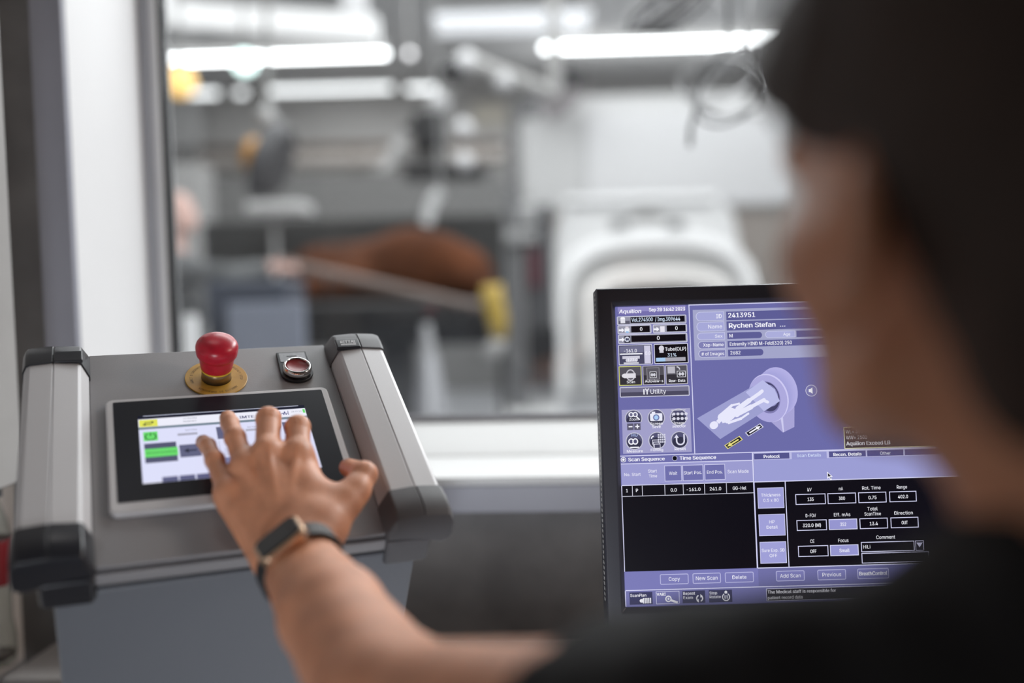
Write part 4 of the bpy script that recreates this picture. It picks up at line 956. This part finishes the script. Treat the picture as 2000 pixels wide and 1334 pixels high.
# white wall panel (cabinet row) right
cb = root('cabinet', 'tall white cabinet block behind the scanner ring', 'cabinet', (AT(1280, 400, 13.2).x, 13.2, 0))
b = MB(); b.T = Matrix.Translation((-cb.location.x, -13.2, 0)); b.box((AT(1022, 300, 13.2).x, 13.2, 2.25), (AT(1560, 300, 13.2).x, 14.2, AT(1250, 185, 13.2).z)); b.build('body', H_LIGHT, cb)
b = MB(); b.T = Matrix.Translation((-cb.location.x, -13.2, 0)); b.box((AT(1145, 300, 13.2).x, 13.14, 2.30), (AT(1545, 300, 13.2).x, 13.199, AT(1250, 225, 13.2).z)); b.build('door', H_WHITE, cb)
b = MB(); b.T = Matrix.Translation((-cb.location.x, -13.2, 0)); b.box((AT(1022, 300, 13.2).x+.02, 13.25, 0), (AT(1560, 300, 13.2).x-.02, 14.1, 2.25)); b.build('plinth', mat('beige_plinth', (.34, .305, .28), .6, noise=.04), cb)
solo('ceiling_box', 'dark box unit hanging at the upper left corner of the white cabinet', 'box', lambda b: [pbox(b, 1076, 138, 1140, 163, 11.5, .3), b.tube([AT(1108, 140, 11.65), Vector((AT(1108, 140, 11.65).x, 11.65, 4.5))], .02, 8)], H_BLACK)
solo('wall_shield', 'dark grey wedge shaped bracket below the dark hanging box', 'bracket', lambda b: b.loft([[AT(1045, 172, Y), AT(1150, 168, Y), AT(1112, 215, Y), AT(1075, 238, Y), AT(1058, 215, Y)] for Y in (12.6, 13.0)]) and b.box((AT(1095, 180, 12.8).x-.03, 12.7, AT(1095, 175, 12.8).z), (AT(1095, 180, 12.8).x+.03, 12.8, 4.5)), mat('taupe_grey', (.20, .185, .19), .6, noise=.05))
# ceiling arm with camera head
ar = root('camera_crane', 'jointed grey ceiling arm carrying a black camera head in the middle', 'equipment arm', (AT(880, 200, 8).x, 8, 2.6))
AO = Matrix.Translation(-Vector(ar.location))
def part(name, m, fn, par=ar, smooth=False, bevel=0, T=None):
    b = MB(); b.T = Matrix.Translation(-Vector(par.location)) if T is None else T; fn(b); return b.build(name, m, par, smooth, bevel)
p1, p2, p3, p4 = AT(1085, 185, 8), AT(912, 122, 8), AT(858, 200, 8), AT(836, 235, 8)
part('upper_link', H_MID, lambda b: b.tube([p1, p2], [.055, .075], 16)); part('lower_link', H_MID, lambda b: b.tube([p2, p3, p4], .055, 16))
part('ceiling_mount', H_MID, lambda b: b.tube([p1, Vector((p1.x, 8, 4.5))], .05, 16))
for p, r in ((p2, .09), (p3, .085), (AT(985, 158, 8), .085)): part('joint', H_WHITE, lambda b, p=p, r=r: b.ball(p, r), smooth=True)
part('joint_cover', H_BLACK, lambda b: b.ball(AT(882, 140, 7.75), .095), smooth=True)
part('camera_head', H_BLACK, lambda b: [pbox(b, 806, 214, 866, 286, 7.7, .25), pbox(b, 790, 240, 815, 256, 7.95, .15)], bevel=.02)
part('head_bracket', H_MID, lambda b: pbox(b, 850, 205, 874, 330, 8.15, .12))
part('lower_bracket', H_MID, lambda b: pbox(b, 775, 282, 850, 318, 7.9, .2), bevel=.02)
part('counterweight', H_BLACK, lambda b: [pbox(b, 788, 322, 885, 348, 7.7, .3), pbox(b, 858, 320, 945, 346, 7.85, .3)], bevel=.01)
for q in ((905, 252), (905, 316)): part('knob', H_WHITE, lambda b, q=q: b.ball(AT(*q, 7.8), .075), smooth=True)
part('side_plate', H_LIGHT, lambda b: b.loft([[AT(735, 340, Y), AT(770, 270, Y), AT(800, 255, Y), AT(790, 310, Y)] for Y in (8.0, 8.1)]))
solo('wall_sign_board', 'cream board on the far wall right of the arm knobs', 'board', lambda b: pbox(b, 925, 200, 990, 245, 15.9, .08), mat('cream_board', (.68, .64, .56), .6, noise=.03))
# slim post
solo('steel_post', 'slim dark vertical post left of the white cabinet', 'post', lambda b: [b.box((AT(994, 300, 11).x, 11, 0), (AT(1013, 300, 11).x, 11.12, AT(1000, 205, 11).z)), pbox(b, 1018, 188, 1052, 222, 10.9, .3)], mat('post_grey', (.11, .11, .115), .5, noise=.08))
# machine column beside the scanner
mc = root('equipment_column', 'grey and black equipment column standing left of the scanner ring', 'machine', (AT(1035, 600, 9.5).x, 9.5, 0))
fz = lambda x, Y=9.5: AT(x, 600, Y).x
part('column', mat('column_grey', (.13, .13, .135), .5, noise=.08), lambda b: b.box((fz(992), 9.5, 0), (fz(1022), 9.8, AT(1005, 365, 9.5).z)), mc)
part('side_column', H_DARK, lambda b: b.box((fz(1028), 9.55, .3), (fz(1084), 9.9, AT(1050, 400, 9.5).z)), mc)
part('control_box', H_BLACK, lambda b: pbox(b, 1046, 640, 1090, 705, 9.35, .3), mc)
part('head_unit', mat('unit_grey', (.30, .30, .30), .5, noise=.1), lambda b: [pbox(b, 1010, 400, 1050, 440, 9.4, .3), pbox(b, 985, 448, 1050, 475, 9.4, .25)], mc, bevel=.02)
part('foot', H_LIGHT, lambda b: b.box((fz(965), 9.2, 0.001), (fz(1095), 10.0, .10)), mc, bevel=.02)
part('red_lamp', mat('dim_red', (.09, .008, .02), .5, noise=.02), lambda b: pbox(b, 1036, 485, 1052, 560, 9.45, .09), mc)
# CT scanner
GY0 = 11.6
g0, g1 = AT(1084, 760, GY0), AT(1478, 400, GY0); gx = (g0.x+g1.x)/2; gw = (g1.x-g0.x)/2; gh = AT(1280, 386, GY0).z
ct = root('ct_scanner', 'large white ring shaped scanner with arched front behind the monitor', 'scanner', (gx, GY0, 0))
def hous(b):
    def ring(Y, k, z1):
        pts = []
        for x, z in ((-1, 0.0), (-1.0, .55), (-.96, .80), (-.88, .955), (-.70, .99), (0, 1.0), (.62, .985), (.78, .94), (.86, .70), (.98, .45), (1, 0)):
            pts.append((gx+x*gw*k, Y, max(.001, z*z1)))
        return pts
    # body as a slab with a round bore
    n = 64; bore = .46; cz = gh*.50
    def out(a):
        dx, dz = math.cos(a), math.sin(a); best = 9
        P = ring(0, 1, gh); P2 = P+[P[0]]
        for (x0, _, z0), (x1, _, z1) in zip(P2, P2[1:]):
            ex, ez = x1-x0, z1-z0; den = dx*ez-dz*ex
            if abs(den) < 1e-9: continue
            t = ((x0-gx)*ez-(z0-cz)*ex)/den; u = ((x0-gx)*dz-(z0-cz)*dx)/den
            if t > 0 and -1e-6 <= u <= 1+1e-6: best = min(best, t)
        return best
    rings = []
    for Y, k in ((GY0+.10, .94), (GY0, .985), (GY0, 0), (GY0+.12, -.02), (GY0+.5, -.12), (GY0+.9, -.02), (GY0+1.0, 0), (GY0+1.0, .985), (GY0+.9, 1)):
        R = []
        for i in range(n):
            a = 2*math.pi*i/n
            if k > .5: r = out(a)*(1 if Y > GY0+.05 and Y < GY0+.99 else k); 
            elif k == 0: r = bore*1.18
            else: r = bore*(1.0)
            R.append((gx+r*math.cos(a), Y, max(.001, cz+r*math.sin(a))))
        rings.append(R)
    rings.append(rings[0])
    b.loft(rings, cap=False)
part('gantry', mat('scanner_white', (.70, .70, .70), .4, noise=.01), hous, ct, smooth=False, bevel=.03)
def arch(b, R, w, t, cz, Y, sx=1.0):
    rg = []; pth = []
    for i in range(57):
        a = math.pi*(i-4)/48; c, s_ = math.cos(a), math.sin(a)
        if i < 4: c, s_ = 1, -(4-i)*.35
        elif i > 52: c, s_ = -1, -(i-52)*.35
        f = lambda v: math.copysign(abs(v)**.72, v)
        pth.append((f(c), f(s_) if s_ > 0 else s_))
    for c, s_ in pth:
        z = lambda r: max(.002, cz+r*s_)
        rg.append([(gx+(R*sx-w/2)*c, Y, z(R-w/2)), (gx+(R*sx+w/2)*c, Y, z(R+w/2)), (gx+(R*sx+w/2-.03)*c, Y-t, z(R+w/2-.03)), (gx+(R*sx-w/2+.03)*c, Y-t, z(R-w/2+.03))])
    b.loft(rg)
cz_ = AT(1280, 600, GY0).z
part('front_arch', mat('scanner_bright', (.95, .95, .95), .35, noise=.01), lambda b: arch(b, AT(1280, 470, GY0).z-cz_, .19, .22, cz_, GY0-.001, 1.42), ct, bevel=.02)
part('inner_arch', mat('scanner_cream', (.88, .85, .82), .4, noise=.01), lambda b: arch(b, AT(1280, 540, GY0).z-cz_, .20, .38, cz_, GY0-.001, 2.2), ct, bevel=.02)
part('recess_plate', mat('recess_grey', (.46, .46, .46), .5, noise=.02), lambda b: arch(b, AT(1280, 505, GY0).z-cz_, .22, .08, cz_, GY0-.001, 1.6), ct)
part('top_rail', MATS['scanner_bright'], lambda b: b.loft([[(x, GY0-.12, gh-.05), (x, GY0-.12, gh+.02), (x, GY0+.2, gh+.03), (x, GY0+.2, gh-.05)] for x in (gx-gw*.86, gx+gw*.60)]), ct, bevel=.02)
for x in (1210, 1320): part('display_slot', H_DARK, lambda b, x=x: b.loft([[AT(x-18, 444, Y), AT(x+18, 442, Y), AT(x+12, 430, Y), AT(x-10, 430, Y)] for Y in (GY0-.06, GY0-.001)]), ct)
part('display_bar', H_MID, lambda b: b.loft([[AT(1225, 428, Y), AT(1305, 426, Y), AT(1280, 412, Y), AT(1245, 412, Y)] for Y in (GY0-.05, GY0-.001)]), ct)
# hanging surgical light, seen edge on
lt = root('operating_lamp', 'dark tilted dish of a ceiling hung operating lamp with amber centre', 'lamp', AT(520, 310, 6.5))
c = Vector(lt.location); ax = Vector((.93, -.10, -.36)).normalized(); rx_ = ax.cross(Vector((0, 1, 0))).normalized(); ry_ = ax.cross(rx_)
def disc(b, R, t0, t1, k0=1., k1=1.): b.loft([[ax*t + (rx_*math.cos(a)+ry_*math.sin(a))*R*k for a in [2*math.pi*i/40 for i in range(40)]] for t, k in ((t0, k0), (t1, k1))])
b = MB(); disc(b, .27, .0, .10, 1., .85); b.build('dish', H_DARK, lt, bevel=.01)
b = MB(); disc(b, .14, -.13, -.001, .7, 1.); b.build('amber_lens', mat('amber_lens', (.60, .28, .04), .4, noise=.1), lt)
b = MB(); b.ball((.02, -.02, .275), .055); b.build('joint', H_LIGHT, lt, smooth=True)
b = MB(); b.tube([(.02, 0, .30), (.05, .1, 4.5-c.z)], .02, 10); b.build('suspension', H_MID, lt)
solo('instrument_tray', 'pale flat tray on a bracket below the operating lamp', 'tray', lambda b: [pbox(b, 478, 392, 595, 420, 7.2, .35), b.box((AT(535, 420, 7.4).x-.02, 7.38, 0), (AT(535, 420, 7.4).x+.02, 7.42, AT(535, 420, 7.2).z))], H_LIGHT, bevel=.02)
solo('wall_cabinet', 'pale grey box on the far wall at the left edge of the window', 'cabinet', lambda b: pbox(b, 300, 200, 378, 285, 15.3, .6), H_LIGHT)
solo('side_pillar', 'grey pillar behind the bald person', 'pillar', lambda b: b.box((AT(300, 300, 11).x, 11, 0), (AT(388, 300, 11).x, 11.5, AT(340, 320, 11).z)), mat('pillar_grey', (.36, .355, .35), .6, noise=.04))
solo('hook', 'pale bent hook hanging over the horse', 'hook', lambda b: [b.tube([AT(860, 372, 6.6), AT(842, 400, 6.6), AT(832, 438, 6.6)], .04, 10), b.tube([AT(860, 372, 6.6), Vector((AT(860, 372, 6.6).x, 6.6, 4.5))], .004, 8)], H_LIGHT)
solo('padded_partition', 'low black padded partition behind the horse', 'partition', lambda b: [b.box((AT(395, 500, 7.9).x, 7.9, AT(700, 632, 7.9).z), (AT(985, 500, 7.9).x, 8.0, AT(700, 425, 7.9).z))] + [b.box((AT(x, 500, 7.9).x-.03, 7.92, .001), (AT(x, 500, 7.9).x+.03, 7.98, AT(700, 625, 7.9).z)) for x in (405, 975)], mat('black_padding', (.03, .03, .03), .7, noise=.1), bevel=.02)
# horse lying on the table
hsx = root('patient_table', 'black padded table with a pale tan side rail under the horse', 'table', (AT(770, 600, 6.6).x, 6.6, 0))
tz = AT(700, 590, 6.6).z
part('padding', H_BLACK, lambda b: b.box((AT(585, 600, 6.6).x, 6.6, tz-.30), (AT(985, 600, 6.6).x, 7.5, tz)), hsx, bevel=.04)
part('side_rail', mat('tan_rail', (.15, .11, .095), .5, noise=.05), lambda b: b.tube([AT(560, 516, 6.3), AT(760, 560, 6.35), AT(962, 606, 6.4)], [.034, .032, .03], 12), hsx)
for x, y in ((640, 534), (900, 592)): part('rail_bracket', H_DARK, lambda b, x=x, y=y: b.tube([AT(x, y, 6.35), AT(x, y+30, 6.62)], .015, 8), hsx)
part('column', H_DARK, lambda b: b.box((AT(740, 600, 6.9).x, 6.85, .001), (AT(800, 600, 6.9).x, 7.25, tz-.30)), hsx)
fz_ = Field((AT(560, 500, 7).x, 6.55, tz-.03), (AT(1010, 500, 7).x, 7.6, tz+.62), .022)
A = lambda px, py, Y: tuple(AT(px, py, Y))
fz_.add(fz_.cone(A(625, 540, 7.1), A(850, 530, 7.1), .22, .26), .1)       # trunk
fz_.add(fz_.cone(A(800, 520, 7.1), A(905, 540, 7.1), .27, .22), .1)       # croup
fz_.add(fz_.cone(A(905, 555, 6.95), A(965, 570, 6.9), .13, .07), .08)      # stifle to hock
fz_.add(fz_.cone(A(690, 545, 6.9), A(600, 570, 6.8), .12, .06), .08)       # fore limb, folded
fz_.D = smax(fz_.D, (tz+.004)-fz_.Z, .01)
hm = netmesh('horse', [fz_.net()]); tag(mkobj('horse', hm, mat('chestnut_coat', (.075, .024, .009), .75, spec=.1, noise=.4, nscale=3)), 'chestnut brown horse lying on the black table in the hall', 'horse')
def wrap(b):
    b.tube([AT(960, 556, 6.25), AT(962, 585, 6.25), AT(972, 625, 6.25), AT(976, 662, 6.25)], [.062, .07, .065, .05], 16)
yb = root('yellow_bandage', 'yellow padded bandage roll hanging at the end of the table rail', 'bandage', (AT(966, 600, 6.25).x, 6.25, AT(966, 600, 6.25).z))
part('padding', mat('yellow_padding', (.42, .29, .06), .6, noise=.1), wrap, yb, smooth=True)
part('tail_end', H_MID, lambda b: b.tube([AT(976, 660, 6.25), AT(960, 690, 6.25), AT(955, 705, 6.25)], [.045, .06, .03], 12), yb, smooth=True)
# four legged floor stand
fs2 = root('floor_stand', 'grey floor stand with splayed legs standing below the table', 'stand', (AT(838, 720, 4.9).x, 4.9, 0))
part('mast', mat('stand_mast', (.30, .30, .31), .5, noise=.03), lambda b: b.tube([AT(832, 632, 4.9), AT(838, 720, 4.9)], [.022, .05], 12), fs2)
SM = mat('stand_metal', (.25, .25, .265), .4, noise=.03)
for px, Y in ((778, 4.6), (838, 4.4), (912, 4.6), (880, 5.3)):
    q = AT(px, 830, Y); q.z = .03
    part('leg', SM, lambda b, q=q: b.tube([AT(838, 700, 4.9), q], [.045, .03], 10), fs2)
# cart with pale panel
cx0, cx1 = AT(402, 600, 4.6).x, AT(560, 600, 4.6).x
ca = root('equipment_cart', 'dark blue equipment cart with a pale blue grey front panel', 'cart', ((cx0+cx1)/2, 4.6, 0))
part('body', mat('navy_cart', (.035, .042, .062), .5, noise=.08), lambda b: b.box((cx0, 4.6, .12), (cx1, 5.05, AT(450, 548, 4.6).z)), ca, bevel=.02)
part('front_panel', mat('blue_grey_panel', (.16, .175, .22), .45, noise=.05), lambda b: pbox(b, 446, 590, 590, 735, 4.5, .08), ca, bevel=.01)
for x in (cx0+.05, cx1-.05):
    for y in (4.65, 5.0): part('caster', H_BLACK, lambda b, x=x, y=y: b.box((x-.03, y-.03, .001), (x+.03, y+.03, .12)), ca)
solo('white_post', 'short white post with round top between the bald person and the cart', 'post', lambda b: b.tube([Vector((AT(371, 700, 4.3).x, 4.3, .001)), AT(370, 616, 4.3)], .034, 14), H_WHITE)
# coiled cables hanging from the ceiling
cc = root('cable_coil', 'loops of pale grey cable hanging in front of the white cabinet', 'cable', AT(1425, 160, 2.6))
O2 = Vector(cc.location)
CBL = mat('cable_grey', (.45, .45, .46), .5, noise=.05); CBD = mat('cable_dark', (.08, .08, .085), .5, noise=.1)
for k, (R1, R2, ox, oz, tl) in enumerate(((.105, .085, 0, 0, 0), (.095, .10, .012, -.01, .4), (.12, .075, -.01, -.02, -.3), (.088, .07, .01, .012, .9))):
    pts = [Vector((ox+R1*math.cos(a), .03*math.sin(2*a+k), oz+R2*math.sin(a+tl))) for a in [2*math.pi*i/48 for i in range(49)]]
    b = MB(); b.tube(pts, .0042, 8); b.build('cable_loop', CBL if k != 1 else CBD, cc, smooth=True)
b = MB(); b.tube([Vector((.0, 0, .085)), Vector((.01, .05, .25)), Vector((.0, .05, 4.5-O2.z))], .005, 8); b.build('supply_cable', CBD, cc, smooth=True)
b = MB(); b.tube([Vector((.05, 0, .07)), Vector((.07, .05, .25)), Vector((.05, 0, 4.5-O2.z))], .005, 8); b.build('supply_cable', CBL, cc, smooth=True)
b = MB(); b.tube([Vector((-.08, 0, -.04)), Vector((-.10, .02, -.12)), Vector((-.105, 0, -.16))], .006, 8); b.build('cable_end', CBD, cc, smooth=True)
cb2 = root('cable_bundle', 'dark cable tangle under the ceiling above the right strip light', 'cable', AT(1310, 20, 2.6)); O3 = Vector(cb2.location)
for k in range(5):
    pts = [Vector((.09*math.cos(a*1.3+k)+.02*k-.04, .03*math.sin(a+k), .05*math.sin(a*1.7+k*1.3))) for a in [2*math.pi*i/40 for i in range(41)]]
    b = MB(); b.tube(pts, .0045, 8); b.build('cable', CBD if k % 2 else CBL, cb2, smooth=True)
b = MB(); b.tube([Vector((0, 0, .03)), Vector((.02, 0, .4)), Vector((0, 0, 4.5-O3.z))], .008, 8); b.build('cable_drop', CBD, cb2, smooth=True)
# person standing at the left in the hall
ph = AT(348, 420, 5.6); PB = Vector((ph.x-.03, 5.6, 0))
f = Field((PB.x-.42, 5.25, 0), (PB.x+1.25, 5.95, 1.95), .018)
hz = ph.z
f.add(f.ell((ph.x, 5.6, hz+.01), (.092, .082, .118)), .02); f.add(f.ell((ph.x+.045, 5.585, hz-.05), (.055, .055, .065)), .03); f.add(f.cone((ph.x+.092, 5.59, hz-.01), (ph.x+.108, 5.59, hz-.03), .014, .016), .02)
for s_ in (-1, 1): f.add(f.ell((ph.x-.01, 5.6+s_*.085, hz), (.020, .012, .032)), .01)
f.add(f.cone((ph.x-.02, 5.6, hz-.08), (ph.x-.04, 5.6, hz-.22), .058, .065), .03)
sh_ = AT(352, 500, 5.45); el_ = AT(442, 538, 5.35); ha = AT(528, 522, 5.7)
f.add(f.cone((PB.x, 5.45, hz-.30), (PB.x, 5.75, hz-.30), .085, .085), .05)
f.add(f.ell((PB.x, 5.6, hz-.50), (.135, .20, .28)), .06); f.add(f.ell((PB.x, 5.6, hz-.82), (.13, .18, .18)), .06)
f.add(f.cone((PB.x, 5.43, hz-.31), el_, .065, .048), .03); f.add(f.cone(el_, ha, .046, .030), .02); f.add(f.cone(ha, ha+Vector((.09, .02, -.01)), .034, .024), .02)
for k in range(4): f.add(f.cone(ha+Vector((.08, .02, .015-.012*k)), ha+Vector((.16, .03, .02-.02*k)), .013, .010), .008)
f.add(f.cone(ha+Vector((.03, -.01, .02)), ha+Vector((.09, -.02, .05)), .014, .011), .01)
for s_ in (-1, 1):
    f.add(f.cone((PB.x, 5.6+s_*.09, hz-.85), (PB.x+.02, 5.6+s_*.1, .48), .095, .06), .04); f.add(f.cone((PB.x+.02, 5.6+s_*.1, .48), (PB.x-.02, 5.6+s_*.1, .09), .058, .042), .03); f.add(f.cone((PB.x-.02, 5.6+s_*.1, .05), (PB.x+.15, 5.6+s_*.1, .04), .045, .035), .02)
pv, pq = f.net(); pm = netmesh('person', [(pv, pq)])
p2_ = mkobj('person', pm, mat('skin_pale', (.56, .36, .31), .5, noise=.06)); tag(p2_, 'bald person in dark grey jacket at the left, reaching out one arm', 'person')
f = Field((PB.x-.42, 5.2, .75), (PB.x+.80, 6.0, 1.60), .018)
f.add(f.cone((PB.x, 5.44, hz-.30), (PB.x, 5.76, hz-.30), .100, .100), .05); f.add(f.ell((PB.x, 5.6, hz-.50), (.155, .22, .29)), .06); f.add(f.ell((PB.x, 5.6, hz-.80), (.150, .20, .18)), .06)
f.add(f.cone((PB.x, 5.42, hz-.31), el_, .080, .065), .03); f.add(f.cone(el_, Vector(el_).lerp(ha, .82), .062, .046), .02)
mkobj('jacket', netmesh('jacket', [f.net()]), mat('grey_jacket', (.085, .088, .092), .8, noise=.1, nscale=12), p2_)
f = Field((PB.x-.25, 5.35, .07), (PB.x+.25, 5.87, 1.0), .018)
for s_ in (-1, 1): f.add(f.cone((PB.x, 5.6+s_*.09, hz-.80), (PB.x+.02, 5.6+s_*.1, .48), .112, .078), .04); f.add(f.cone((PB.x+.02, 5.6+s_*.1, .48), (PB.x-.02, 5.6+s_*.1, .10), .074, .062), .03)
mkobj('trousers', netmesh('trousers', [f.net()]), mat('black_trousers', (.025, .026, .03), .8, noise=.1), p2_)
